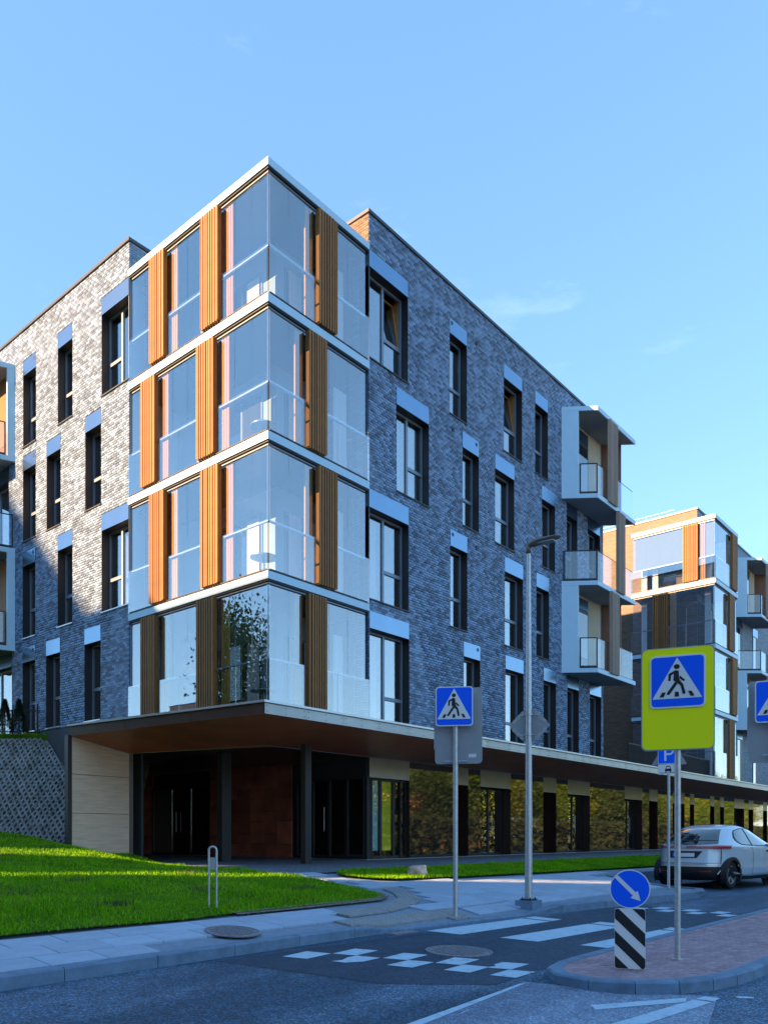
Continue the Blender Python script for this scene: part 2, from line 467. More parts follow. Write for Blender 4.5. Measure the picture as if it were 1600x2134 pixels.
def np_mesh(name, verts, faces_flat, nper, mat):
    me = bpy.data.meshes.new(name)
    nv = len(verts); nf = len(faces_flat) // nper
    me.vertices.add(nv); me.vertices.foreach_set('co', np.asarray(verts, dtype=np.float32).ravel())
    me.loops.add(nf * nper); me.loops.foreach_set('vertex_index', np.asarray(faces_flat, dtype=np.int32))
    me.polygons.add(nf)
    me.polygons.foreach_set('loop_start', np.arange(0, nf * nper, nper, dtype=np.int32))
    me.update(calc_edges=True); me.validate()
    if mat is not None: me.materials.append(mat)
    return me

# ------------------------------------------------------------------ ground heights
def sstep(a, b, x):
    t = min(1, max(0, (x - a) / (b - a)))
    return t * t * (3 - 2 * t)

def road_z(x, y):
    return -0.65 - 0.0375 * min(4, max(0, -6 - y))

KERB = [(-60, -6.25), (-9, -6.22), (-3.4, -6.12), (-0.43, -6.3), (2.5, -6.7), (5.6, -7.12), (6.6, -7.15), (7.15, -6.85), (7.4, -6.3), (7.45, -5.2), (7.6, -4.5), (8.1, -4.2), (80, -4.2)]
def kerb_y(x):
    for (a, ya), (b, yb) in zip(KERB[:-1], KERB[1:]):
        if a <= x <= b:
            return ya + (yb - ya) * (x - a) / (b - a)
    return -6.2

def pav_z(x, y):
    z = 0.0 if y >= -1 else max(0.106 * (y + 1), -0.53)
    if -3.9 < x < 1.2 and y < -5.45:
        s = sstep(-3.7, -3.0, x) * (1 - sstep(0.2, 1.0, x))
        ky = kerb_y(x)
        c = min(1, max(0, (-5.5 - y) / (-5.5 - ky)))
        z = z + s * c * ((road_z(x, ky) + 0.025) - z)
    return z

def sheet(name, xs, rows, zf, mat, dz=0.0, parent=None, kind='structure'):
    """grid: rows(x) -> list of y values, same length for all x"""
    v = []; f = []
    cols = [rows(x) for x in xs]
    m = len(cols[0])
    for x, ys in zip(xs, cols):
        for y in ys: v.append((x, y, zf(x, y) + dz))
    for i in range(len(xs) - 1):
        for j in range(m - 1):
            f.append((i * m + j, (i + 1) * m + j, (i + 1) * m + j + 1, i * m + j + 1))
    mb = MB(); mb.add(v, f, True)
    return mb.build(name, mat, parent, kind)

def frange(a, b, s):
    n = max(1, int(round((b - a) / s)))
    return [a + (b - a) * i / n for i in range(n + 1)]

# ------------------------------------------------------------------ setting: ground, road, pavement
g = MB()
g.add([(-600, -600, -0.95), (600, -600, -0.95), (600, 600, -0.95), (-600, 600, -0.95)], [(0, 1, 2, 3)])
g.build('ground', M['soil'], None, 'structure')
road = sheet('road', frange(-80, 120, 4), lambda x: [-24, -16, -10, -9, -8, -7, -6, -4.1], road_z, M['asphalt'])
XS = sorted(set([round(a, 3) for a in frange(-60, -10, 2.5) + frange(-10, 9, 0.25) + frange(9, 80, 3)] + [a for a, b in KERB[1:-1]]))
def prow(x):
    k = kerb_y(x) + 0.02
    top = [-5.5, -5.0, -4.7, -4.0, -3.0, -2.0, -1.0, 2.0]
    base = [k + (max(k, -5.45) - k) * t / 6 for t in range(6)]
    return base + [max(k + 0.01 * i, t) for i, t in enumerate(top, 1)]
pavement = sheet('pavement', XS, prow, pav_z, M['slabbed'], -0.025)
forecourt = sheet('forecourt', frange(-2.4, 80, 0.8), lambda x: [-1.75, -1.4, -1.0, 0, 2, 14.5], pav_z, M['setts'], 0.006)

# kerb stones along the pavement
def kerb_run(parent, pts, zt, zb, w, length, side, name='kerb_stone'):
    """individual stones along a polyline; zt(x,y) top, zb bottom; side +1 puts the width to the left of travel"""
    out = []
    seg = 0; acc = []
    # resample
    P = [Vector(p) for p in pts]
    dist = [0]
    for a, b in zip(P[:-1], P[1:]): dist.append(dist[-1] + (b - a).length)
    def at(s):
        for i in range(len(P) - 1):
            if dist[i] <= s <= dist[i + 1]:
                t = (s - dist[i]) / (dist[i + 1] - dist[i])
                return P[i].lerp(P[i + 1], t), (P[i + 1] - P[i]).normalized()
        return P[-1], (P[-1] - P[-2]).normalized()
    n = int(dist[-1] / length)
    for i in range(n):
        s0, s1 = i * dist[-1] / n + 0.004, (i + 1) * dist[-1] / n - 0.004
        a, d0 = at(s0); b, d1 = at(s1)
        n0 = Vector((-d0.y, d0.x)) * side; n1 = Vector((-d1.y, d1.x)) * side
        v = []
        za, zb_ = zt(a.x, a.y), zt(b.x, b.y)
        ch = 0.018
        prof = [(0.0, None), (0.0, -ch), (ch, 0.0), (w, 0.0), (w, None)]
        for c, nn, z in ((a, n0, za), (b, n1, zb_)):
            for o, dz in prof:
                q = c + nn * o
                v.append((q.x, q.y, zb if dz is None else z + dz))
        f = [(0, 5, 6, 1), (1, 6, 7, 2), (2, 7, 8, 3), (3, 8, 9, 4), (0, 1, 2, 3, 4), (9, 8, 7, 6, 5)]
        if side < 0: f = [tuple(reversed(q)) for q in f]
        mb = MB(); mb.add(v, f)
        o = mb.build(name, M['kerb'], parent)
        out.append(o)
    return out
kerb = MB()
kerb.box(-60, -14, -6.25, -6.1, -0.9, -0.53)
kerb = kerb.build('kerb', M['kerb'], None, 'structure')
kp = [(-14, kerb_y(-14))] + [p for p in KERB if -14 < p[0] < 30] + [(30, -4.2)]
def kz(x, y):
    return pav_z(x, y + 0.05) + 0.006
kerb_run(kerb, kp, kz, -0.9, 0.15, 1.0, 1)

# paving slabs, laid in rows along the kerb
def inside(poly, x, y):
    c = False
    for i in range(len(poly)):
        (x0, y0), (x1, y1) = poly[i], poly[i - 1]
        if (y0 > y) != (y1 > y) and x < (x1 - x0) * (y - y0) / (y1 - y0) + x0: c = not c
    return c
LAWN_L = [(-40, -4.72), (-7.87, -4.69), (-6.57, -4.67), (-5.6, -4.70), (-4.71, -4.63), (-4.11, -4.64), (-2.97, -4.61), (-2.28, -4.60), (-1.67, -4.58), (-1.33, -4.42), (-1.09, -4.05), (-0.98, -3.5), (-1.05, -2.5), (-1.35, -1.6), (-1.40, -0.2), (-1.1, 1.4), (-0.75, 2.6), (-0.55, 3.9), (-0.45, 4.75), (-1.97, 4.70), (-2.1, 5.2), (-2.6, 7.7), (-6, 11), (-40, 44)]
LAWN_R = [(0.02, -2.05), (0.0, -2.35), (0.25, -2.75), (0.72, -3.0), (2.5, -3.2), (7.1, -3.45), (11.9, -3.62), (60, -3.8), (60, -1.7), (16.7, -1.66), (10.6, -1.66), (4.5, -1.76), (1.06, -1.68), (0.3, -1.8)]
GUIDE = [(-3.3, -5.25), (-2.4, -5.22), (-1.6, -5.02), (-1.0, -4.7), (-0.55, -4.2), (-0.35, -3.7)]
def near_guide(x, y, r):
    for (ax, ay), (bx, by) in zip(GUIDE[:-1], GUIDE[1:]):
        a = Vector((ax, ay)); b = Vector((bx, by)); p = Vector((x, y))
        t = max(0, min(1, (p - a).dot(b - a) / (b - a).length_squared))
        if (p - (a + (b - a) * t)).length < r: return True
    return False
slabs = []
SW, SD = 0.60, 0.40
row = 0
y = -6.0
while y < -1.85:
    x = -11.0 + (0.3 if row % 2 else 0)
    while x < 8:
        cx, cy = x + SW / 2, y + SD / 2
        ok = cy - SD / 2 > max(kerb_y(x), kerb_y(x + SW)) + 0.17
        ok = ok and not any(inside(LAWN_L, px, py) or inside(LAWN_R, px, py) for px in (x, x + SW, cx) for py in (y, y + SD))
        tact = -3.75 < cx < -1.05 and cy < -5.6
        if ok and not tact and not near_guide(cx, cy, 0.30):
            slabs.append((cx, cy))
        x += SW
    y += SD; row += 1
def slab_mesh(w, d, th, mat, name):
    mb = MB(); b = 0.004
    x0, y0 = -w / 2 + 0.006, -d / 2 + 0.006
    mb.add([(x0, y0, -th), (-x0, y0, -th), (-x0, -y0, -th), (x0, -y0, -th),
            (x0, y0, -b), (-x0, y0, -b), (-x0, -y0, -b), (x0, -y0, -b),
            (x0 + b, y0 + b, 0), (-x0 - b, y0 + b, 0), (-x0 - b, -y0 - b, 0), (x0 + b, -y0 - b, 0)],
           [(0, 1, 5, 4), (1, 2, 6, 5), (2, 3, 7, 6), (3, 0, 4, 7), (4, 5, 9, 8), (5, 6, 10, 9), (6, 7, 11, 10), (7, 4, 8, 11), (8, 9, 10, 11)])
    return mb.mesh(name, mat)
def lay(parent, me, name, items, zf, dz, limit=300):
    items = sorted(items, key=lambda p: (Vector((p[0], p[1])) - CAM.xy).length)
    rest = items[limit:]
    for it in items[:limit]:
        cx, cy = it[0], it[1]
        o = put(name, me, parent)
        e = 0.12
        nx = (zf(cx - e, cy) - zf(cx + e, cy)) / (2 * e); ny = (zf(cx, cy - e) - zf(cx, cy + e)) / (2 * e)
        o.location = (cx, cy, zf(cx, cy) + dz + random.uniform(-0.0015, 0.0015))
        o.rotation_mode = 'QUATERNION'
        q = Vector((nx, ny, 1)).to_track_quat('Z', 'Y')
        o.rotation_mode = 'XYZ'
        o.rotation_euler = (math.atan2(-ny, 1), math.atan2(nx, 1), it[2] if len(it) > 2 else 0)
    return rest
slab_me = slab_mesh(SW, SD, 0.03, M['slab'], 'paving_slab')
rest = lay(pavement, slab_me, 'paving_slab', slabs, pav_z, 0.006)
def rest_mesh(name, items, w, d, zf, dz, mat, parent):
    mb = MB()
    for it in items:
        x0, x1, y0, y1 = it[0] - w / 2 + .004, it[0] + w / 2 - .004, it[1] - d / 2 + .004, it[1] + d / 2 - .004
        if len(it) > 2 and abs(it[2]) > 1:
            x0, x1, y0, y1 = it[0] - d / 2 + .004, it[0] + d / 2 - .004, it[1] - w / 2 + .004, it[1] + w / 2 - .004
        z = [zf(a, b) + dz for a, b in ((x0, y0), (x1, y0), (x1, y1), (x0, y1))]
        t = 0.03
        mb.hexa([(x0, y0, z[0] - t), (x1, y0, z[1] - t), (x1, y1, z[2] - t), (x0, y1, z[3] - t), (x0, y0, z[0]), (x1, y0, z[1]), (x1, y1, z[2]), (x0, y1, z[3])])
    if mb.v: mb.build(name, mat, parent, 'stuff')
rest_mesh('far_slabs', rest, SW, SD, pav_z, 0.006, M['slab'], pavement)

# tactile paving at the crossing and the curved guidance strip
tb = MB()
for x in frange(-3.7, -1.15, 0.17):
    for yy in frange(-5.98 if x < -1.2 else -6.0, -5.66, 0.17):
        if yy - 0.08 < kerb_y(x) + 0.17: continue
        x0, x1, y0, y1 = x - .082, x + .082, yy - .082, yy + .082
        z = [pav_z(a, b) + .006 for a, b in ((x0, y0), (x1, y0), (x1, y1), (x0, y1))]
        tb.hexa([(x0, y0, z[0] - .03), (x1, y0, z[1] - .03), (x1, y1, z[2] - .03), (x0, y1, z[3] - .03), (x0, y0, z[0]), (x1, y0, z[1]), (x1, y1, z[2]), (x0, y1, z[3])])
        for a in (-.04, .04):
            for b in (-.04, .04):
                zz = pav_z(x + a, yy + b) + .006
                tb.tube((x + a, yy + b, zz - .002), (x + a, yy + b, zz + .006), .022, 6, .014)
tb.build('tactile_paving', M['tactile'], pavement, 'stuff')
gb = MB()
gs = []
for (ax, ay), (bx, by) in zip(GUIDE[:-1], GUIDE[1:]):
    for i in range(6):
        gs.append((ax + (bx - ax) * i / 6, ay + (by - ay) * i / 6))
for a, b in zip(gs[:-1], gs[1:]):
    A = Vector(a); B = Vector(b); d = (B - A).normalized(); nn = Vector((-d.y, d.x))
    for o, w, h in [(0, 0.19, 0.004)] + [(k * 0.09 - 0.135, 0.02, 0.010) for k in range(4)]:
        q = [A + nn * (o - w), B + nn * (o - w), B + nn * (o + w), A + nn * (o + w)]
        z = [pav_z(c.x, c.y) + h for c in q]
        gb.hexa([(c.x, c.y, zz - .02) for c, zz in zip(q, z)] + [(c.x, c.y, zz) for c, zz in zip(q, z)])
gb.build('guidance_paving', M['tactile'], pavement, 'stuff')

# road markings: each painted shape is a part of the road
def decal(name, poly, mat, dz=0.004, parent=road, zf=road_z):
    mb = MB(); n = len(poly)
    mb.add([(x, y, zf(x, y) + dz) for x, y in poly], [tuple(range(n))])
    me = mb.mesh(name, mat)
    if me.polygons[0].normal.z < 0: me.flip_normals()
    return put(name, me, parent)
# darker resurfaced band through the crossing, worn lighter hatched area before the island
decal('resurfaced_strip', [(-6.3, -6.3), (3.4, -6.7), (3.6, -8.85), (-4.2, -8.92), (-5.1, -9.0), (-5.9, -8.2)], M['asphaltnew'], 0.003)
decal('worn_strip', [(-8.9, -9.6), (-4.75, -9.1), (-4.62, -9.5), (-4.55, -10.0), (-4.2, -10.5), (-4.1, -10.75), (-7.4, -11.6), (-9.6, -11.6)], M['asphaltold'], 0.003)
MK = []
for k in range(3):
    y0 = -6.36 - 1.03 * k; x0 = -2.72 + 0.28 * k
    MK.append([(x0, y0), (x0 + 2.38, y0 - 0.13), (x0 + 2.42, y0 - 0.63), (x0 + 0.10, y0 - 0.52)])
    MK.append([(x0 + 2.46, y0 - 0.13), (x0 + 2.78, y0 - 0.14), (x0 + 2.82, y0 - 0.62), (x0 + 2.5, y0 - 0.62)])
for k in range(4):
    ox, oy = 0.24 * k, -0.285 * 2 * k
    if k < 3:
        MK.append([(-5.05 + ox * .9, -6.78 + oy), (-4.60 + ox * .9, -6.72 + oy), (-4.49 + ox * .9, -6.99 + oy), (-4.94 + ox * .9, -7.04 + oy)])
        MK.append([(-5.36 + ox, -7.08 + oy), (-4.94 + ox, -7.05 + oy), (-4.84 + ox, -7.32 + oy), (-5.27 + ox, -7.35 + oy)] if k != 0 else
                  [(-5.40, -7.10), (-5.26, -7.13), (-5.10, -7.06), (-4.94, -7.05), (-4.84, -7.32), (-5.16, -7.35), (-5.36, -7.26)])
    else:
        MK.append([(-4.43, -8.43), (-4.27, -8.48), (-4.2, -8.41), (-4.0, -8.39), (-3.87, -8.66), (-4.30, -8.69)])
        MK.append([(-4.74, -8.70), (-4.34, -8.68), (-4.21, -8.94), (-4.66, -8.96)])
MK.append([(-5.61, -6.55), (-5.17, -6.48), (-5.06, -6.77), (-5.51, -6.83)])
for k in range(5):
    ox, oy = 2.6 + 0.10 * k, -7.0 - 0.5 * k
    if oy > -8.9: MK.append([(ox, oy), (ox + .42, oy - .04), (ox + .47, oy - .26), (ox + .05, oy - .22)])
    if oy - .25 > -8.9: MK.append([(ox + .47, oy - .27), (ox + .9, oy - .31), (ox + .95, oy - .53), (ox + .52, oy - .49)])
MK.append([(-4.78, -9.16), (-4.92, -9.14), (-8.9, -9.50), (-8.9, -9.66)])
MK.append([(-6.40, -9.43), (-6.15, -9.38), (-5.40, -9.93), (-4.36, -10.56), (-4.55, -10.62), (-5.50, -10.06)])
MK.append([(-8.6, -10.1), (-8.5, -10.35), (-4.42, -10.80), (-4.40, -10.64)])
MK.append([(-4.36, -10.64), (-4.20, -10.66), (-4.18, -10.80), (-4.36, -10.80)])
MK.append([(-4.08, -10.93), (-4.03, -10.88), (-3.96, -10.92), (-3.94, -11.02), (-4.0, -11.03)])
for p in MK: decal('road_marking', p, M['paint'], 0.007)

# ------------------------------------------------------------------ traffic island
IS = [(9, -8.98), (-3.3, -8.95), (-4.05, -9.0), (-4.42, -9.15), (-4.62, -9.42), (-4.66, -9.75), (-4.52, -10.12), (-4.2, -10.45), (-3.75, -10.66), (-3.2, -10.76), (9, -10.85)]
def isl_z(x, y): return -0.68
core_poly = list(reversed(IS))
island = MB()
def inset(poly, d, cx=2, cy=-9.88):
    out = []
    for x, y in poly:
        if x > 8: out.append((x, y + (-d if y > cy else d)))
        else:
            c = Vector((max(x, -3.4), cy)); v = (Vector((x, y)) - c)
            v = v * max(0, (v.length - d) / v.length); out.append((c.x + v.x, c.y + v.y))
    return out
ins = inset(IS, 0.16)
island.add([(x, y, -0.685) for x, y in ins], [tuple(range(len(ins)))])
island = island.build('traffic_island', M['redpaver2'], None, 'structure')
if island.data.polygons[0].normal.z < 0: island.data.flip_normals()
kerb_run(island, [p for p in IS if p[0] < 8.9][0:0] + [(8.9, -8.98)] + IS[1:-1] + [(8.9, -10.85)], isl_z, -0.95, 0.15, 0.42, 1)
ins2 = inset(IS, 0.17)
pav = []
yy = -10.7; r_ = 0
while yy < -8.95:
    x = -4.7 + (0.1 if r_ % 2 else 0)
    while x < 8.5:
        cs = [(x + a, yy + b) for a in (-.09, .09) for b in (-.045, .045)]
        if all(inside(ins2, *c) for c in cs): pav.append((x, yy))
        x += 0.2
    yy += 0.1; r_ += 1
pv_me = slab_mesh(0.2, 0.1, 0.03, M['redpaver'], 'brick_paver')
rest = lay(island, pv_me, 'brick_paver', pav, isl_z, 0.0)
rest_mesh('far_pavers', rest, 0.2, 0.1, isl_z, 0.0, M['redpaver2'], island)

# ------------------------------------------------------------------ lawns
def seg_dist(x, y, pts):
    best = 9e9
    for (ax, ay), (bx, by) in zip(pts[:-1], pts[1:]):
        dx, dy = bx - ax, by - ay
        t = max(0, min(1, ((x - ax) * dx + (y - ay) * dy) / (dx * dx + dy * dy)))
        best = min(best, math.hypot(x - ax - dx * t, y - ay - dy * t))
    return best
EDGE_L = LAWN_L[8:19]
def lawn_z(x, y):
    base = -0.385 + 0.098 * (y + 4.65)
    pz = pav_z(x, y) + 0.02
    if y > 9: base = -0.385 + 0.098 * 13.65
    d = seg_dist(x, y, EDGE_L)
    k = max(sstep(0.0, 2.2, d), .42 * sstep(2.6, 4.8, y))
    z = pz + (max(base, pz) - pz) * k
    return z + 0.015 * math.sin(x * 1.7 + y) * math.sin(y * 2.1)
def area_sheet(name, poly, zf, mat, step, xr, yr, dz=0.0):
    bm = bmesh.new()
    vs = [bm.verts.new((x, y, 0)) for x, y in poly]
    bm.faces.new(vs)
    for a in frange(xr[0], xr[1], step):
        bmesh.ops.bisect_plane(bm, geom=bm.verts[:] + bm.edges[:] + bm.faces[:], plane_co=(a, 0, 0), plane_no=(1, 0, 0))
    for a in frange(yr[0], yr[1], step):
        bmesh.ops.bisect_plane(bm, geom=bm.verts[:] + bm.edges[:] + bm.faces[:], plane_co=(0, a, 0), plane_no=(0, 1, 0))
    for v in bm.verts: v.co.z = zf(v.co.x, v.co.y) + dz
    bmesh.ops.recalc_face_normals(bm, faces=bm.faces[:])
    me = bpy.data.meshes.new(name); bm.to_mesh(me); bm.free()
    if sum(p.normal.z for p in me.polygons) < 0: me.flip_normals()
    me.materials.append(mat)
    for p in me.polygons: p.use_smooth = True
    o = put(name, me); o['kind'] = 'structure'
    return o
area_sheet('lawn', LAWN_L, lawn_z, M['lawn'], 0.5, (-14, 0), (-4.7, 9))
def lawnr_z(x, y): return pav_z(x, y) + 0.03
area_sheet('lawn.001', LAWN_R, lawnr_z, M['lawn'], 0.6, (0, 24), (-3.8, -1.6))
def grass(name, poly, zf, n, box, h0, h1, w, edge_dark=False):
    x0, x1, y0, y1 = box
    pts = []
    while len(pts) < n:
        x = random.uniform(x0, x1); y = random.uniform(y0, y1)
        # denser near the camera
        d = math.hypot(x - CAM.x, y - CAM.y)
        if random.random() > min(1, 11.0 / d) ** 1.3: continue
        if inside(poly, x, y): pts.append((x, y, zf(x, y)))
    P = np.array(pts)
    m = len(P)
    ang = rng.uniform(0, 2 * np.pi, m); hh = rng.uniform(h0, h1, m)
    clump = 0.75 + 0.5 * np.sin(P[:, 0] * 2.3 + 1.7 * np.sin(P[:, 1] * 1.9)) * np.sin(P[:, 1] * 2.9 + P[:, 0])
    hh = hh * np.clip(clump, 0.55, 1.4)
    lean = rng.normal(0, 0.45, (m, 2)) * hh[:, None]
    dx = np.cos(ang) * w; dy = np.sin(ang) * w
    V = np.zeros((m, 3, 3))
    V[:, 0] = P + np.stack([dx, dy, np.full(m, -0.01)], 1)
    V[:, 1] = P - np.stack([dx, dy, np.full(m, 0.01)], 1)
    V[:, 2] = P + np.stack([lean[:, 0], lean[:, 1], hh], 1)
    me = np_mesh(name, V.reshape(-1, 3), np.arange(m * 3), 3, M['grass'])
    o = put(name, me); o['kind'] = 'stuff'
    return o
tag(grass('grass', LAWN_L, lawn_z, 150000, (-13, 0, -4.75, 9.5), 0.03, 0.075, 0.007), 'short green grass of the sloping lawn left of the entrance path', 'grass')
tag(grass('grass.001', LAWN_R, lawnr_z, 45000, (0, 28, -3.8, -1.6), 0.03, 0.07, 0.010), 'strip of short grass between pavement and shop fronts', 'grass')
tuft = MB()
for cx, cy in [(-4.6, 2.2), (-5.3, -1.6), (-3.9, -2.9), (-6.6, -2.4), (-2.9, -1.2), (-7.4, 0.6), (-3.2, 3.4), (-5.9, -3.6), (-2.2, -3.4)]:
    for i in range(130):
        px, py = random.gauss(cx, .16), random.gauss(cy, .10)
        p = Vector((px, py, lawn_z(px, py) - .01)); t = Vector((random.gauss(0, .35), random.gauss(0, .35), 1)).normalized() * random.uniform(.06, .13)
        w = Vector((random.uniform(-1, 1), random.uniform(-1, 1), 0)).normalized() * .007
        tuft.add([p - w, p + w, p + t], [(0, 1, 2)])
tag(tuft.build('grass_tufts', M['weed'], None, 'stuff'), 'darker coarse tufts standing out of the lawn', 'grass')
# bare soil edge of the lawn
sp = []
for i, (x, y) in enumerate(LAWN_L[4:11]): sp.append((x, y - 0.02))
se = MB()
for (ax, ay), (bx, by) in zip(sp[:-1], sp[1:]):
    w0 = 0.05; n_ = 8
    for i in range(n_):
        t0, t1 = i / n_, (i + 1) / n_
        p = (ax + (bx - ax) * t0, ay + (by - ay) * t0); q = (ax + (bx - ax) * t1, ay + (by - ay) * t1)
        a, b = (p[0], p[1] - w0), (q[0], q[1] - w0)
        c, d = (q[0], q[1] + 0.10), (p[0], p[1] + 0.10)
        for _ in range(10):
            cx_, cy_ = p[0] + random.uniform(0, .1), p[1] + random.gauss(0, .05); r_p = random.uniform(.006, .016); zz_ = pav_z(cx_, cy_) + .012
            se.add([(cx_ - r_p, cy_, zz_), (cx_, cy_ - r_p, zz_), (cx_ + r_p, cy_, zz_), (cx_, cy_ + r_p, zz_), (cx_, cy_, zz_ + r_p)], [(0, 1, 4), (1, 2, 4), (2, 3, 4), (3, 0, 4)])
        se.add([(*k, z) for k, z in zip((a, b, c, d), (pav_z(*a) + .010, pav_z(*b) + .010, lawn_z(*c) + .006, lawn_z(*d) + .006))], [(0, 1, 2, 3)], True)
se.build('soil', M['soil'], None, 'structure')

# ------------------------------------------------------------------ bank of concrete grass pavers (left)
e_ = Vector((-0.70, 0.714, 0)); gdir = Vector((-0.714, -0.70, 0))
sl = R(50); down = gdir * math.cos(sl) + Vector((0, 0, -math.sin(sl))); upn = e_.cross(down).normalized()
if upn.z < 0: upn = -upn
T0 = Vector((0.0, 9.87, 3.68))
bankb = MB()
v = [T0 + e_ * -3.2 + upn * -.05, T0 + e_ * 8 + upn * -.05, T0 + e_ * 8 + down * 4.3 + upn * -.05, T0 + e_ * -3.2 + down * 4.3 + upn * -.05]
bankb.add([v[3], v[2], v[1], v[0]], [(0, 1, 2, 3)])
bank = bankb.build('bank', M['soil'], None, 'structure')
if bank.data.polygons[0].normal.z < 0: bank.data.flip_normals()
HW, HH, TH = 0.0815, 0.142, 0.03
bk = MB()
ov = [(HW, 0), (0, HH), (-HW, 0), (0, -HH)]
iv = [(HW - TH * 1.15, 0), (0, HH - TH * 1.9), (-HW + TH * 1.15, 0), (0, -HH + TH * 1.9)]
vv = [(a, b, -.05) for a, b in ov] + [(a * .985, b * .985, 0) for a, b in ov] + [(a, b, 0) for a, b in iv] + [(a, b, -.05) for a, b in iv]
ff = []
for i in range(4):
    j = (i + 1) % 4
    ff += [(i, j, 4 + j, 4 + i), (4 + i, 4 + j, 8 + j, 8 + i), (8 + i, 8 + j, 12 + j, 12 + i)]
bk.add(vv, ff)
bk_me = bk.mesh('paver_block', M['bank'])
rotm = Matrix((e_, down * -1, upn)).transposed()
if rotm.determinant() < 0: rotm = Matrix((-e_, down * -1, upn)).transposed()
cells = []
for r_ in range(29):
    for c in range(-22, 24):
        a = c * HW * 2 + (HW if r_ % 2 else 0); s = 0.15 + r_ * HH
        p = T0 + e_ * a + down * s
        if p.x > -0.09 or p.z < 0.4: continue
        if p.x > -1.9 and p.y < 4.9: continue
        cells.append((a, s, p))
cells.sort(key=lambda q: (0 if (q[2].x > -2.35 - (q[2].y - 9) * 0 and True) else 1, abs(q[0] - 0.0)))
weed = MB(); rust = MB()
for i, (a, s, p) in enumerate(cells):
    if i < 300:
        o = put('paver_block', bk_me, bank)
        o.rotation_euler = rotm.to_euler()
        o.location = p + upn * random.uniform(-0.012, 0.010)
        o.rotation_euler = (Matrix.Rotation(random.uniform(-.06, .06), 3, 'X') @ Matrix.Rotation(random.uniform(-.06, .06), 3, 'Z') @ rotm).to_euler()
    pr = 0.5 + 0.5 * math.sin(a * 2.1 + 1) * math.sin(s * 2.6 + a)
    if random.random() < 0.30 + 0.65 * pr ** 2:
        tgt = rust if random.random() < 0.16 else weed
        for k in range(random.randint(7, 24)):
            q = p + e_ * random.uniform(-.07, .07) + down * random.uniform(-.1, .1)
            t = Vector((random.uniform(-1, 1), random.uniform(-1, 1), random.uniform(0.2, 1.2))).normalized() * random.uniform(.04, .13)
            w = t.orthogonal().normalized() * .012
            tgt.add([q - w - upn * .03, q + w - upn * .03, q + t], [(0, 1, 2)])
bstuff = MB()
M3 = rotm
for a, s, p in cells[300:]:
    bstuff.add([tuple(M3 @ Vector(q) + p) for q in vv], ff)
if bstuff.v: bstuff.build('far_blocks', M['bank'], bank, 'stuff')
tag(weed.build('weeds', M['weed'], None, 'stuff'), 'green weeds growing in the holes of the paver bank', 'weeds')
tag(rust.build('weeds.001', M['rust'], None, 'stuff'), 'withered brown weeds in the holes of the paver bank', 'weeds')
# upper terrace behind the bank
terr = MB()
terr.prism([(0, 9.75), (0, 30), (-12, 30), (-6.2, 15.7)], 2.6, 3.66)
terr.build('terrace', M['lawn'], None, 'structure')
tg = MB()
for i in range(2600):
    a = random.uniform(-0.1, 6); d = random.uniform(-0.05, 0.55)
    p = T0 + e_ * a - gdir * d + Vector((0, 0, -0.02))
    t = Vector((random.gauss(0, .4), random.gauss(0, .4), 1)).normalized() * random.uniform(.05, .13)
    w = Vector((random.uniform(-1, 1), random.uniform(-1, 1), 0)).normalized() * .012
    tg.add([p - w, p + w, p + t], [(0, 1, 2)])
tag(tg.build('grass.002', M['grass'], None, 'stuff'), 'grass tufts along the top of the paver bank', 'grass')

# ------------------------------------------------------------------ building helpers
class Face:
    """facade frame: u runs along the wall, d into the building, both axis aligned"""
    def __init__(self, kind, ox, oy): self.k, self.ox, self.oy = kind, ox, oy
    def box(self, mb, u0, u1, d0, d1, z0, z1):
        if self.k == 'R': mb.box(self.ox + u0, self.ox + u1, self.oy + d0, self.oy + d1, z0, z1)
        else: mb.box(self.ox + d0, self.ox + d1, self.oy + u0, self.oy + u1, z0, z1)
    def pt(self, u, d, z):
        return (self.ox + u, self.oy + d, z) if self.k == 'R' else (self.ox + d, self.oy + u, z)

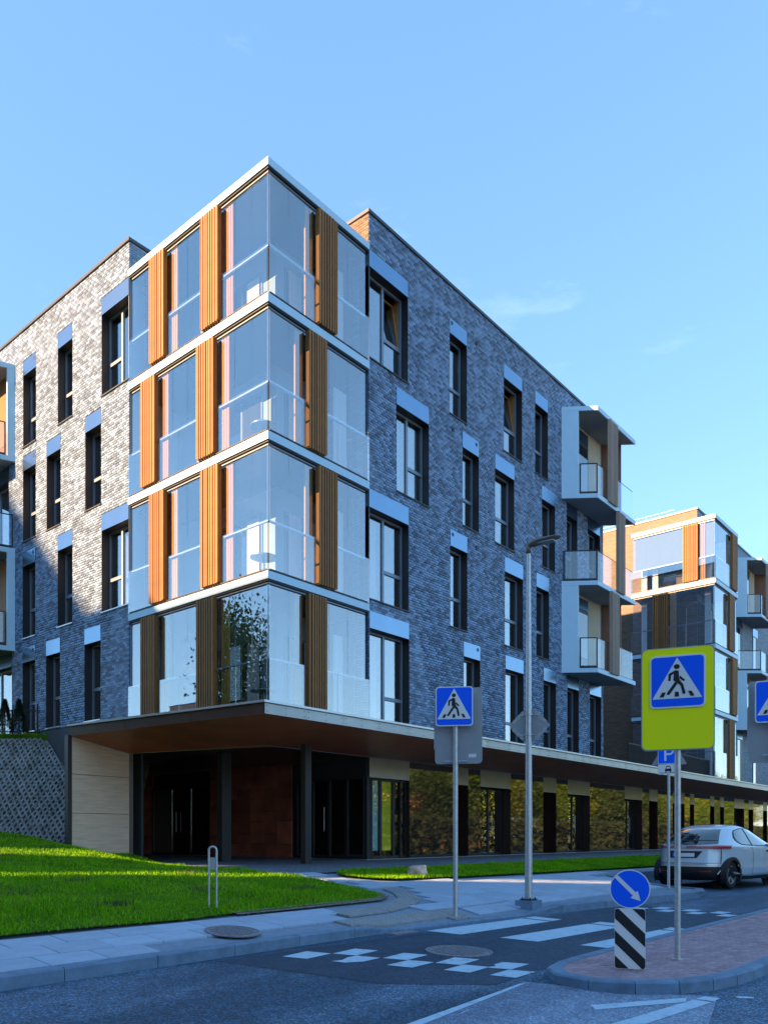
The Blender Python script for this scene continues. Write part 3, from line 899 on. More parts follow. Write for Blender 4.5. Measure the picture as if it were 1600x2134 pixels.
BR_L, BR_H = 0.165, 0.0685
def brick_wall(root, F, u0, u1, z0, z1, holes, name='brick_wall', mats=('brick', 'brick1')):
    """mortar sheet with openings as the wall part, every brick in front of it; the 300 nearest bricks are parts"""
    us = sorted(set([u0, u1] + [h for H in holes for h in H[:2] if u0 < h < u1]))
    zs = sorted(set([z0, z1] + [h for H in holes for h in H[2:4] if z0 < h < z1]))
    mb = MB()
    for a, b in zip(us[:-1], us[1:]):
        for c, d in zip(zs[:-1], zs[1:]):
            mu, mz = (a + b) / 2, (c + d) / 2
            if any(H[0] < mu < H[1] and H[2] < mz < H[3] for H in holes): continue
            q = [F.pt(a, .012, c), F.pt(b, .012, c), F.pt(b, .012, d), F.pt(a, .012, d)]
            if F.k == 'L': q.reverse()
            mb.add(q, [(0, 1, 2, 3)])
    wall = mb.build(name, M['mortar'], root)
    quads = []
    n = int((z1 - z0) / BR_H)
    for i in range(n + 1):
        za, zb = z0 + i * BR_H + .004, min(z0 + (i + 1) * BR_H - .005, z1)
        if zb - za < .02: continue
        zc = (za + zb) / 2
        u = u0 - (BR_L / 2 if i % 2 else 0)
        row = sorted([(H[0], H[1]) for H in holes if H[2] < zc < H[3]])
        while u < u1:
            a, b = max(u, u0) + .004, min(u + BR_L, u1) - .004
            full = (u >= u0 and u + BR_L <= u1)
            segs = [(a, b)]
            for h0, h1 in row:
                nxt = []
                for s0, s1 in segs:
                    if h1 <= s0 or h0 >= s1: nxt.append((s0, s1)); continue
                    full = False
                    if h0 - s0 > .03: nxt.append((s0, h0 - .001))
                    if s1 - h1 > .03: nxt.append((h1 + .001, s1))
                segs = nxt
            for s0, s1 in segs:
                if s1 - s0 > .03: quads.append((s0, s1, za, zb, full))
            u += BR_L
    def dist(q):
        p = Vector(F.pt((q[0] + q[1]) / 2, 0, (q[2] + q[3]) / 2)); return (p - CAM).length
    quads.sort(key=dist)
    single = [q for q in quads if q[4]][:300]
    sid = set(id(q) for q in single)
    um = MB()
    if F.k == 'R': um.box(-BR_L / 2 + .004, BR_L / 2 - .004, 0, .03, -BR_H / 2 + .0045, BR_H / 2 - .0045)
    else: um.box(0, .03, -BR_L / 2 + .004, BR_L / 2 - .004, -BR_H / 2 + .0045, BR_H / 2 - .0045)
    ume = um.mesh('brick', M[mats[1]])
    for q in single:
        o = put('brick', ume, wall)
        o.location = F.pt((q[0] + q[1]) / 2, random.uniform(-.004, .003), (q[2] + q[3]) / 2)
    rest = [q for q in quads if id(q) not in sid]
    m = len(rest)
    V = np.zeros((m, 8, 3)); dj = rng.uniform(-.004, .003, m)
    Q = np.array([q[:4] for q in rest])
    def setv(k, u, d, z):
        if F.k == 'R': V[:, k, 0] = F.ox + u; V[:, k, 1] = F.oy + d
        else: V[:, k, 0] = F.ox + d; V[:, k, 1] = F.oy + u
        V[:, k, 2] = z
    setv(0, Q[:, 0], dj, Q[:, 2]); setv(1, Q[:, 1], dj, Q[:, 2]); setv(2, Q[:, 1], dj, Q[:, 3]); setv(3, Q[:, 0], dj, Q[:, 3])
    dk = np.full(m, .03)
    setv(4, Q[:, 0], dk, Q[:, 2]); setv(5, Q[:, 1], dk, Q[:, 2]); setv(6, Q[:, 1], dk, Q[:, 3]); setv(7, Q[:, 0], dk, Q[:, 3])
    base = np.array([[0, 1, 2, 3], [0, 4, 5, 1], [1, 5, 6, 2], [2, 6, 7, 3], [3, 7, 4, 0]])
    if F.k == 'L': base = base[:, ::-1]
    fl = (np.arange(m)[:, None, None] * 8 + base[None]).reshape(-1)
    o = put('bricks', np_mesh('bricks', V.reshape(-1, 3), fl, 4, M[mats[0]]), wall); o['kind'] = 'stuff'
    return wall

def window(root, F, u0, u1, z0, z1, zl, near='lo', wide=False, tilt=False, curtain=0, vent=None, depth=0.22, transom=0.9, sillmat='dark', lint='lintel'):
    """opening with metal reveal, frame, panes, sill, lintel panel; near = end of u closest to the camera"""
    fr = MB(); t = .055; d0, d1 = depth, depth + .06
    mats = []
    F.box(fr, u0, u0 + t, d0, d1, z0, z1); F.box(fr, u1 - t, u1, d0, d1, z0, z1)
    F.box(fr, u0 + t, u1 - t, d0, d1, z1 - t, z1); F.box(fr, u0 + t, u1 - t, d0, d1, z0, z0 + t)
    bays = []
    if wide:
        um = u0 + (u1 - u0) * .5
        F.box(fr, um - .04, um + .04, d0 - .005, d1, z0 + t, z1 - t)
        bays = [(u0 + t, um - .04, False), (um + .04, u1 - t, True)] if near == 'lo' else [(um + .04, u1 - t, False), (u0 + t, um - .04, True)]
    else:
        bays = [(u0 + t, u1 - t, True)]
    zt = z0 + transom
    for a, b, tr in bays:
        if tr: F.box(fr, a, b, d0 - .005, d1, zt - .045, zt + .045)
    w = fr.build('window', M['frame'], root)
    def sub(name, mat, *boxes):
        mb = MB()
        for q in boxes: F.box(mb, *q)
        return mb.build(name, M[mat], w)
    for a, b, tr in bays:
        pd = depth + .025
        if tr:
            sub('pane', 'winglass', (a, b, pd, pd + .012, z0 + t, zt - .045))
            if tilt:
                # sash tilted inwards at the top
                s = MB(); off = .22; th = .05
                for x0, x1, y0, y1 in ((a, a + .05, zt + .05, z1 - t), (b - .05, b, zt + .05, z1 - t), (a + .05, b - .05, zt + .05, zt + .11), (a + .05, b - .05, z1 - t - .06, z1 - t)):
                    def dd(z): return depth + .03 + off * (z - zt) / (z1 - zt)
                    pts = [F.pt(x0, dd(y0), y0), F.pt(x1, dd(y0), y0), F.pt(x1, dd(y0) + th, y0), F.pt(x0, dd(y0) + th, y0),
                           F.pt(x0, dd(y1), y1), F.pt(x1, dd(y1), y1), F.pt(x1, dd(y1) + th, y1), F.pt(x0, dd(y1) + th, y1)]
                    s.hexa(pts)
                s.build('sash', M['framewood'], w)
                g = MB()
                z_a, z_b = zt + .1, z1 - t - .05
                pts = [F.pt(a + .05, dd(z_a) + .02, z_a), F.pt(b - .05, dd(z_a) + .02, z_a), F.pt(b - .05, dd(z_a) + .032, z_a), F.pt(a + .05, dd(z_a) + .032, z_a),
                       F.pt(a + .05, dd(z_b) + .02, z_b), F.pt(b - .05, dd(z_b) + .02, z_b), F.pt(b - .05, dd(z_b) + .032, z_b), F.pt(a + .05, dd(z_b) + .032, z_b)]
                g.hexa(pts); g.build('pane', M['winglass'], w)
                sub('inner_lining', 'framewood', (b - .01, b + .045, depth + .062, depth + .22, zt, z1))
            else:
                sub('pane', 'winglass', (a, b, pd, pd + .012, zt + .045, z1 - t))
        else:
            sub('pane', 'winglass', (a, b, pd, pd + .012, z0 + t, z1 - t))
    # reveal lining
    e = .012
    for q in ((u0 - e, u0, 0.0, d1 + .02, z0 - e, z1 + e), (u1, u1 + e, 0.0, d1 + .02, z0 - e, z1 + e), (u0, u1, 0.014, d1 + .02, z1, z1 + e)):
        rv = MB(); F.box(rv, *q); rv.build('reveal', M['dark'], w)
    sl_ = MB(); F.box(sl_, u0 - .02, u1 + .02, -.035, d0, z0 - .03, z0)
    sl_.build('sill', M['flash'] if sillmat == 'light' else M['dark'], w)
    if zl:
        lp = MB(); F.box(lp, u0, u1, -.006, .05, z1 + .006, zl)
        l_ = lp.build('lintel_panel', M[lint], w)
        if vent is not None:
            vb = MB(); uc = u0 + (u1 - u0) * vent
            c = Vector(F.pt(uc, -.010, zl - .12)); dn = Vector(F.pt(0, 1, 0)) - Vector(F.pt(0, 0, 0))
            vb.tube(c, c + dn * .02, .055, 14); vb.build('vent', M['black'], w)
    if curtain:
        cb = MB(); n = 26
        span = (u1 - u0) * curtain
        ua = u0 + .06 if near == 'lo' else u1 - .06 - span
        vs = []
        for i in range(n + 1):
            uu = ua + span * i / n; dd_ = depth + .17 + .025 * math.sin(i * 1.9) + .01 * math.sin(i * 4.1)
            vs += [F.pt(uu, dd_, z0 + .08), F.pt(uu, dd_ + .012 * math.sin(i), z1 - .08)]
        cb.add(vs, [(2 * i, 2 * i + 2, 2 * i + 3, 2 * i + 1) for i in range(n)], True)
        cb.build('curtain', M['curtain'], w)
    # dark room behind
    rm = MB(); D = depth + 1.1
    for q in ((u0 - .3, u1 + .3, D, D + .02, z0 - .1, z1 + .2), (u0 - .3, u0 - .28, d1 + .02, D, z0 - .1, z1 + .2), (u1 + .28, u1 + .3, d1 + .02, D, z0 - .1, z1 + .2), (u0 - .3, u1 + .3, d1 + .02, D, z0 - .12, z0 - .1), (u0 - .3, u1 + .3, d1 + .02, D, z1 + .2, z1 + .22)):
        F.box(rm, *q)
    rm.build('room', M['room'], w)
    return w

def screen(root, F, u0, u1, z0, z1, d=-0.105, n=7, mat='wood', inner=None, name='wooden_screen'):
    """folded larch screen: carrier rails with separate vertical slats"""
    fr = MB()
    for z in (z0 + .03, (z0 + z1) / 2 - .25, z1 - .09):
        F.box(fr, u0 + .01, u1 - .01, d + .085, d + .105, z, z + .05)
    s = fr.build(name, M['dark'], root)
    w = (u1 - u0) / n
    sm = MB(); F0 = Face(F.k, 0, 0)
    F0.box(sm, -w * .29, w * .29, 0, .085, 0, z1 - z0)
    sme = sm.mesh('slat', M[mat])
    for i in range(n):
        o = put('slat', sme, s)
        o.location = Vector(F.pt(u0 + w * (i + .5), d + random.uniform(-.006, .006), z0))
    # end board of the folded pack
    eb = MB(); F0.box(eb, 0, .022, 0, .12, 0, z1 - z0 - .04)
    ebm = eb.mesh('end_board', M[mat])
    for uu in (u0 - .012, u1 - .012):
        o = put('end_board', ebm, s); o.location = Vector(F.pt(uu, d - .004, z0 + .02))
    if inner is not None:
        ib = MB()
        for i in range(3):
            F.box(ib, inner[0] + i * (inner[1] - inner[0]) / 3 + .01, inner[0] + (i + 1) * (inner[1] - inner[0]) / 3 - .01, .09, .13, z0 + .02, z1 - .05)
        ib.build('inner_leaf', M['amber'], s)
    return s

def glass_bay(root, cx, cy, LY, LX, levels, rails, lscreens, rscreens, base_lip=True, corner_mat='glass'):
    FL, FR = Face('L', cx, cy), Face('R', cx, cy)
    for fi, (z0, z1) in enumerate(levels):
        zr = rails[fi]
        for F, L, scr, sgn in ((FL, LY, lscreens[fi], 0), (FR, LX, rscreens[fi], 1)):
            fr = MB(); o0 = .02 if sgn == 0 else .034
            F.box(fr, o0, L - .02, .025, .075, zr - .016, zr + .016)
            g = fr.build('glazing_rail', M['frame'], root)
            ht = MB(); F.box(ht, o0, L - .02, .03, .09, z1 - .045, z1 - .012); ht.build('head_track', M['frame'], g)
            bt = MB(); F.box(bt, o0, L - .02, .02, .085, z0 + .012, z0 + .055); bt.build('bottom_track', M['frame'], g)
            # folding panes above
            n = max(3, int(round(L / .62)))
            for i in range(n):
                a, b = L * i / n + .004, L * (i + 1) / n - .004
                if i == 0: a = .012
                pb = MB(); F.box(pb, a, b, .048, .058, zr + .024, z1 - .07)
                pb.build('pane', M['glass'], g)
            # balustrade panes below, a little proud, running past the end of the bay
            n = max(2, int(round(L / 1.15)))
            for i in range(n):
                a, b = L * i / n + .004, L * (i + 1) / n - .004
                if i == 0: a = .012
                if i == n - 1: b = L + .07
                pb = MB(); F.box(pb, a, b, -.030, -.018, z0 + .03, zr + .01)
                pb.build('balustrade_pane', M['glass'], g)
            cl = MB()
            for i in range(n * 2):
                uu = L * (i + .5) / (n * 2)
                F.box(cl, uu - .03, uu + .03, -.034, .03, z0 + .012, z0 + .045)
            F.box(cl, .02, L, -.036, -.012, z0 + .03, z0 + .055)
            cl.build('clamp_rail', M['dark'], g)
            for (a, b, ia, ib_) in scr:
                screen(root, F, a, b, z0 + .06, z1 - .02, inner=(ia, ib_))
        cp = MB(); cp.box(cx + .012, cx + .026, cy + .012, cy + .026, z0 + .03, z1 - .03)
        cp.build('corner_bead', M['dark'], root)

def bands(root, cx, cy, LY, LX, zs, name='floor_band'):
    for i, (za, zb) in enumerate(zs):
        mb = MB(); o = .045
        mb.prism([(cx - o, cy - o), (cx + LX, cy - o), (cx + LX, cy + LY), (cx - o, cy + LY)], za, zb)
        mb.build(name, M['white'], root)
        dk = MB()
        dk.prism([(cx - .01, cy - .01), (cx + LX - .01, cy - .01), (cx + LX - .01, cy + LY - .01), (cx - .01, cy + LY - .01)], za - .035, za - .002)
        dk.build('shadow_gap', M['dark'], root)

# ------------------------------------------------------------------ near apartment block
B1 = thing('apartment_block', (0, 0, 0), 'near grey brick apartment block with glazed corner balconies, larch slats and a copper canopy', 'apartment building')
RF, LF = Face('R', 0, 0), Face('L', 0, 0)
FR_ = {4: (12.63, 14.90, 15.33), 3: (9.65, 11.90, 12.35), 2: (6.61, 8.89, 9.35), 1: (3.34, 5.87, 6.30)}
FL_ = {4: (12.63, 14.83, 15.28), 3: (9.72, 11.90, 12.33), 2: (6.75, 8.96, 9.40), 1: (3.86, 6.00, 6.43)}
Rw = []
for f, u0, u1, kw in [
    (4, 3.33, 4.88, dict(wide=True, tilt=True)), (4, 6.78, 7.63, dict(vent=.12, tilt=False)), (4, 9.66, 10.76, dict(tilt=True, curtain=0)), (4, 11.60, 12.45, dict()),
    (3, 4.41, 5.80, dict(wide=True, curtain=.9)), (3, 7.42, 8.26, dict(vent=.85)), (3, 9.16, 10.28, dict(curtain=.5)), (3, 12.05, 12.95, dict()), (3, 13.82, 14.60, dict()), (3, 15.45, 16.45, dict(wide=True)),
    (2, 3.33, 4.91, dict(wide=True, curtain=.4)), (2, 6.81, 7.65, dict(vent=.14, curtain=.35)), (2, 9.72, 10.82, dict(curtain=.5)), (2, 11.68, 12.53, dict()),
    (1, 3.35, 4.93, dict(wide=True, curtain=.4)), (1, 7.48, 8.33, dict(vent=.85)), (1, 9.76, 10.85, dict(curtain=.45)), (1, 12.17, 13.02, dict(curtain=.4)), (1, 13.85, 14.72, dict()), (1, 15.60, 16.55, dict(curtain=.9))]:
    z0, z1, zl = FR_[f]; Rw.append((u0, u1, z0, z1, zl, kw))
holesR = [(u0, u1, z0, zl) for u0, u1, z0, z1, zl, kw in Rw] + [(13.44, 16.5, 12.5, 15.36), (13.44, 16.5, 6.47, 9.33)]
wallR = brick_wall(B1, RF, 3.31, 16.74, 3.29, 16.22, holesR)
for u0, u1, z0, z1, zl, kw in Rw:
    window(B1, RF, u0, u1, z0, z1, zl, 'lo', **kw)
Lw = []
for f, u0, u1, kw in [
    (4, 5.42, 6.74, dict(wide=True, curtain=.4)), (4, 8.29, 9.11, dict(curtain=.5)), (4, 10.43, 11.24, dict(vent=.16, curtain=.6)),
    (3, 6.77, 7.59, dict(curtain=.3)), (3, 8.96, 9.77, dict()), (3, 10.45, 11.25, dict(vent=.16)),
    (2, 5.43, 6.74, dict(wide=True, curtain=.5)), (2, 8.29, 9.12, dict()), (2, 10.48, 11.28, dict(vent=.16)),
    (1, 6.80, 7.63, dict()), (1, 8.99, 9.81, dict()), (1, 10.49, 11.28, dict(vent=.16)),
    (3, 12.2, 14.4, dict(wide=True)), (1, 12.0, 14.4, dict(wide=True))]:
    z0, z1, zl = FL_[f]; Lw.append((u0, u1, z0, z1, zl, kw))
holesL = [(u0, u1, z0, zl) for u0, u1, z0, z1, zl, kw in Lw] + [(12.0, 15.6, 12.5, 15.3), (12.0, 15.6, 6.6, 9.4)]
wallL = brick_wall(B1, LF, 5.40, 19.0, 3.80, 16.22, holesL)
for u0, u1, z0, z1, zl, kw in Lw:
    window(B1, LF, u0, u1, z0, z1, zl, 'lo', sillmat='light' if z0 < 9 else 'dark', **kw)
# unseen continuation, ends, roofs
mb = MB(); mb.box(0, .05, 19.0, 30, 3.2, 16.22); mb.box(16.66, 16.72, .03, 30, 3.3, 16.22); mb.box(0.05, 16.6, 29.9, 30, 3.2, 16.22)
mb.build('plain_wall', M['farbrick'], B1)
mb = MB(); mb.box(-.0, .06, 4.85, 30, -.3, 3.79)
mb.build('plinth', M['plinth'], B1)
# returns beside the bay (parapet above the bay roof and the bay's flanks)
brick_ret = brick_wall(B1, Face('L', 3.31, 0), 0.0, 5.4, 15.44, 16.22, [], 'parapet_wall', ('sunbrick', 'sunbrick1'))
mb = MB(); mb.box(0.02, 3.31, 5.41, 5.47, 15.43, 16.22); mb.build('flank_parapet', M['farbrick'], B1)
mb = MB(); mb.box(0.02, 3.31, 5.405, 5.46, 3.3, 15.42)
mb.build('flank_wall', M['inner'], B1)
mb = MB(); mb.box(3.318, 3.37, 0.02, 5.4, 3.3, 15.43)
mb.build('flank_wall', M['farbrick'], B1)
mb = MB()
mb.prism([(3.27, -.04), (16.78, -.04), (16.78, 30), (-.04, 30), (-.04, 5.36), (3.27, 5.36)], 16.22, 16.30)
mb.build('roof_coping', M['coping'], B1)
for (x, z) in ((8.14, 15.23), (6.93, 12.21), (8.15, 9.18), (6.97, 6.21)):
    mb = MB(); mb.tube((x, -.02, z), (x, .03, z), .062, 14); mb.build('wall_vent', M['black'], B1)
# corner bay
LV = [(3.33, 6.235), (6.44, 9.265), (9.48, 12.255), (12.48, 15.225)]
RL = [4.55, 7.56, 10.60, 13.57]
LA = [(1.63, 2.25, 1.30, 1.55), (3.75, 4.34, 3.42, 3.68)]
LB = [(1.79, 2.41, 1.44, 1.72), (4.13, 4.72, 3.80, 4.06)]
RA = [(1.47, 2.07, 1.20, 1.42)]
RB = [(1.15, 1.72, 0.88, 1.10)]
glass_bay(B1, 0, 0, 5.34, 3.24, LV, RL, [LB, LA, LB, LA], [RB, RA, RB, RA])
bands(B1, 0, 0, 5.39, 3.30, [(6.27, 6.44), (9.30, 9.48), (12.29, 12.48), (15.26, 15.43)])
def loggia(root, cx, cy, ax, ay, LY, LX, levels, kw=0):
    """inner walls of the glazed bay with doors, curtains and pale ceiling"""
    for i, (z0, z1) in enumerate(levels):
        mb = MB()
        mb.box(cx + ax, cx + LX + .02, cy + ay, cy + LY, z0 - .02, z1 + .03)
        w = mb.build('inner_wall', M['inner'], root)
        def part(name, mat, *q):
            m2 = MB(); m2.box(*q); return m2.build(name, M[mat], w)
        ya, yb = cy + ay + .5, cy + LY - 1.0
        part('door_frame', 'frame', cx + ax - .03, cx + ax - .002, ya, yb, z0 + .02, z0 + 2.3)
        k = 3
        for j in range(k):
            a = ya + (yb - ya) * j / k + .05; b = ya + (yb - ya) * (j + 1) / k - .03
            part('door_pane', 'carglass' if (i + j) % 2 else 'room', cx + ax - .036, cx + ax - .031, a, b, z0 + .12, z0 + 2.22)
        if i != 2: part('curtain', 'curtain', cx + ax - .05, cx + ax - .038, ya + .1, ya + .55, z0 + .1, z0 + 2.2)
        xa, xb = cx + ax + .25, cx + LX - .25
        part('door_frame', 'frame', xa, xb, cy + ay - .03, cy + ay - .002, z0 + .02, z0 + 2.3)
        part('door_pane', 'room', xa + .06, xb - .06, cy + ay - .036, cy + ay - .031, z0 + .12, z0 + 2.22)
        cb = MB(); n = 34
        for (c0, c1) in ((xa + .08, xa + .5), (xb - .52, xb - .1)):
            vs = []
            for t in range(n + 1):
                xx = c0 + (c1 - c0) * t / n; yy = cy + ay - .085 + .03 * math.sin(t * 1.55) + .012 * math.sin(t * 3.7)
                vs += [(xx, yy, z0 + .06), (xx, yy, z0 + 2.25)]
            cb.add(vs, [(2 * t, 2 * t + 2, 2 * t + 3, 2 * t + 1) for t in range(n)], True)
        cb.build('curtain', M['curtain'], w)
loggia(B1, 0, 0, 1.65, 1.55, 5.39, 3.29, LV)

for i, (z0, z1) in enumerate(LV):
    cb = MB(); n = 40
    for (c0, c1) in (((2.25, 2.62), (2.85, 3.2)) if i % 2 else ((1.95, 2.2), (2.7, 3.15))):
        vs = []
        for t in range(n + 1):
            xx = c0 + (c1 - c0) * t / n; yy = .62 + .035 * math.sin(t * 1.5) + .015 * math.sin(t * 3.9)
            vs += [(xx, yy, z0 + .25), (xx, yy + .01, z0 + 2.35)]
        cb.add(vs, [(2 * t, 2 * t + 2, 2 * t + 3, 2 * t + 1) for t in range(n)], True)
    cb.build('curtain', M['curtain'], B1)['kind'] = 'stuff'
    if i < 3:
        tb_ = MB(); tb_.tube((.75, 1.0, z0 + .02), (.75, 1.0, z0 + .70), .03, 8); tb_.tube((.75, 1.0, z0 + .70), (.75, 1.0, z0 + .73), .32, 20); tb_.build('balcony_table', M['frame'], B1)
# canopy with its fascia panels and sloping copper soffit
ZT, ZF, ZS = 3.32, 3.06, 2.87
outer = [(-1.97, 4.83), (-1.29, -1.35), (62, -1.35)]
inner_ = [(-0.32, 4.90), (1.42, 1.52), (62, 1.52)]
mb = MB()
mb.prism([(-1.29, -1.35), (62, -1.35), (62, 1.6), (1.4, 1.6), (0.05, 5.2), (-1.97, 4.83)], ZT - .05, ZT - .012)
canopy = mb.build('canopy', M['coping'], B1)
mb = MB()
o2 = [(-2.02, 4.83), (-1.34, -1.40), (62, -1.40)]
mb.hexa([(o2[0][0], o2[0][1], ZT - .045), (o2[1][0], o2[1][1], ZT - .045), (-1.0, -1.1, ZT - .045), (-1.6, 4.83, ZT - .045), (o2[0][0], o2[0][1], ZT), (o2[1][0], o2[1][1], ZT), (-1.0, -1.1, ZT), (-1.6, 4.83, ZT)])
mb.hexa([(o2[1][0], o2[1][1], ZT - .045), (62, -1.40, ZT - .045), (62, -1.1, ZT - .045), (-1.0, -1.1, ZT - .045), (o2[1][0], o2[1][1], ZT), (62, -1.40, ZT), (62, -1.1, ZT), (-1.0, -1.1, ZT)])
mb.build('flashing', M['flash'], canopy)
def fascia(p, q, n, mat):
    P, Q = Vector(p), Vector(q)
    for i in range(n):
        a, b = P.lerp(Q, i / n), P.lerp(Q, (i + 1) / n)
        d = (b - a).normalized() * .003
        mb = MB(); mb.wallbox(a + d, b - d, ZF, ZT - .046, .03, 1)
        o = mb.build('fascia_panel', M[mat], canopy)
        rv = MB(); nn = Vector((d.y, -d.x)).normalized()
        if (b - CAM.xy).length < 32:
            L = (b - a).length
            for t in (.06 / L, .5, 1 - .06 / L):
                for z in (ZF + .05, ZF + .16):
                    c = a.lerp(b, t) + nn * .002
                    rv.tube((c.x, c.y, z), (c.x + nn.x * .006, c.y + nn.y * .006, z), .010, 6)
            rv.build('rivets', M['dark'], canopy)['kind'] = 'stuff'
fascia(outer[1], outer[2], 56, 'fascia')
fascia(outer[0], outer[1], 6, 'darkbrown')
mb = MB()
A0, A1, A2 = [(x, y, ZF) for x, y in outer]
I0, I1, I2 = (inner_[0][0], inner_[0][1], 2.77), (*inner_[1], ZS), (*inner_[2], ZS)
mb.add([A0, A1, I1, I0], [(0, 1, 2, 3)]); mb.add([A1, A2, I2, I1], [(0, 1, 2, 3)])
sof = mb.build('soffit', M['copper'], canopy)
if sof.data.polygons[0].normal.z > 0: sof.data.flip_normals()
mb = MB()
mb.add([(*inner_[0], 2.77), (*inner_[1], ZS), (5.1, 1.52, ZS), (5.1, 14, ZS), (3.0, 14, ZS)], [(0, 1, 2, 3, 4)])
rc = mb.build('recess_ceiling', M['darkbrown'], canopy)
mb = MB(); mb.path([(x, y, z - .004) for x, y, z in (I0, I1, (45, 1.52, ZS))], .008, 6); mb.build('soffit_trim', M['flash'], canopy)
# pale wood-clad end wall of the canopy
wa, wb = Vector((-1.97, 4.83)), Vector((-0.32, 4.90))
nn = Vector(((wb - wa).y, -(wb - wa).x)).normalized()
zz = [-0.4, 1.22, 2.15, 3.05]
clad = MB(); clad.wallbox(wa + nn * .0 + Vector((0, .06)), wb + Vector((0, .06)), -.5, 2.76, .12, 1)
clad = clad.build('end_wall', M['dark'], B1)
for za, zb in zip(zz[:-1], zz[1:]):
    mb = MB()
    p, q = wa + (wb - wa).normalized() * .06, wb
    za_, zb_ = za + .006, zb - .006
    def topz(pt):
        t = (pt - wa).length / (wb - wa).length
        return min(zb_, (ZF + (2.77 - ZF) * t) - .01)
    th = nn * .04
    P = [p, q, q - th + Vector((0, .05)), p - th + Vector((0, .05))]
    mb.hexa([(c.x, c.y, za_) for c in P] + [(c.x, c.y, topz(c if i < 2 else (q if i == 2 else p))) for i, c in enumerate(P)])
    mb.build('cladding_panel', M['woodpanel'], clad)
mb = MB(); mb.box(-2.02, -1.92, 4.79, 4.95, -.3, ZF + .01); mb.build('edge_post', M['dark'], clad)
# recess walls, columns
mb = MB(); mb.wallbox(wb, (3.2, 14), -.1, 2.86, .1, -1); mb.wallbox((3.2, 13.4), (5.1, 13.4), -.1, 2.86, .1, 1)
mb.build('recess_wall', M['darkbrown'], B1)
mb = MB(); mb.box(5.02, 5.3, 1.6, 13.4, -.05, 2.86); mb.box(5.3, 6, 1.9, 1.95, 2.3, 2.86)
rw = mb.build('recess_back_wall', M['room'], B1)
def cpanels(y0, y1, cols, rows, z0=0.02, z1=2.85):
    for i in range(cols):
        sh = .31 * (i % 2)
        zs = [z0] + [z0 + sh + (z1 - z0) * (j + 1) / rows - .31 for j in range(rows)]
        zs = [z for z in zs if z < z1 - .1] + [z1]
        for a, b in zip(zs[:-1], zs[1:]):
            if b - a < .05: continue
            mb = MB(); mb.box(4.985, 5.02, y0 + (y1 - y0) * i / cols + .006, y0 + (y1 - y0) * (i + 1) / cols - .006, a + .006, b - .006)
            mb.build('copper_panel', M['copperpanel'], rw)
cpanels(4.55, 7.75, 5, 4); cpanels(7.75, 8.5, 1, 3); cpanels(11.8, 13.3, 2, 3)
def shopdoor(F, u0, u1, zt, depth, leaves, inner=None, handle=True, gm='winglass'):
    fr = MB(); t = .06
    F.box(fr, u0, u0 + t, depth, depth + .07, .02, zt); F.box(fr, u1 - t, u1, depth, depth + .07, .02, zt)
    F.box(fr, u0 + t, u1 - t, depth, depth + .07, zt - t, zt); F.box(fr, u0 + t, u1 - t, depth, depth + .07, .02, .09)
    for k in range(1, leaves):
        c = u0 + (u1 - u0) * k / leaves; F.box(fr, c - .05, c + .05, depth, depth + .07, .09, zt - t)
    o = fr.build('shop_door', M['dark'], B1)
    for k in range(leaves):
        a = u0 + (u1 - u0) * k / leaves + .055; b = u0 + (u1 - u0) * (k + 1) / leaves - .055
        mb = MB(); F.box(mb, a, b, depth + .03, depth + .042, .09, zt - t); mb.build('pane', M[gm], o)
        if inner and inner[k % len(inner)]:
            mb = MB(); F.box(mb, a - .04, b + .04, depth + .07, depth + .085, .25, zt); mb.build('blind', M[inner[k % len(inner)]], o)
    if handle:
        mb = MB(); c = u0 + (u1 - u0) * .5
        p = F.pt(c + .12, depth - .06, .8); q = F.pt(c + .12, depth - .06, 1.5)
        mb.tube(p, q, .014, 8); mb.build('handle', M['galv'], o)
    mb = MB(); F.box(mb, u0, u1, depth + 1.6, depth + 1.65, 0, zt + .2); mb.build('room', M['room'], o)
    return o
SF = Face('R', 0, 1.54)
BF = Face('L', 4.98, 0)
shopdoor(BF, 1.62, 4.35, 2.32, -.02, 4, None)
shopdoor(BF, 8.5, 11.8, 2.35, -.02, 3, None)
for (x, y, w, d) in ((1.75, .62, .2, .16), (1.55, 3.45, .3, .2)):
    mb = MB(); mb.box(x - w / 2, x + w / 2, y - d / 2, y + d / 2, -.02, ZS - .005); mb.build('column', M['dark'], B1)
mb = MB(); mb.box(5.0, 5.1, 1.54, 1.64, .0, 2.32); mb.build('corner_post', M['dark'], B1)
# shop front: alternating polished panels and recessed openings under metal lintels
SEQ = [('w', 5.1, 6.9), ('p', 6.9, 9.2), ('d', 9.2, 9.98), ('p', 9.98, 10.69), ('g', 10.69, 12.61), ('p', 12.61, 14.93), ('d', 14.93, 15.94), ('p', 15.94, 16.88), ('g', 16.88, 18.81), ('p', 18.81, 22.23), ('g', 22.23, 24.2), ('p', 24.2, 25.0), ('d', 25.0, 26.05), ('p', 26.05, 28.0), ('d', 28.0, 29.66), ('p', 29.66, 30.43), ('d', 30.43, 31.08), ('p', 31.08, 33.58), ('d', 33.58, 34.31), ('p', 34.31, 35.3), ('d', 35.3, 35.98), ('p', 35.98, 37.85), ('g', 37.85, 39.84), ('p', 39.84, 40.73), ('d', 40.73, 41.75), ('p', 41.75, 43.9), ('d', 43.9, 44.9), ('p', 44.9, 50), ('d', 50, 52), ('p', 52, 60)]
mb = MB(); mb.box(5.3, 60, 2.3, 2.36, 0, 2.87); mb.box(5.1, 60, 1.56, 2.3, 2.36, 2.869)
shop = mb.build('shop_front', M['room'], B1)
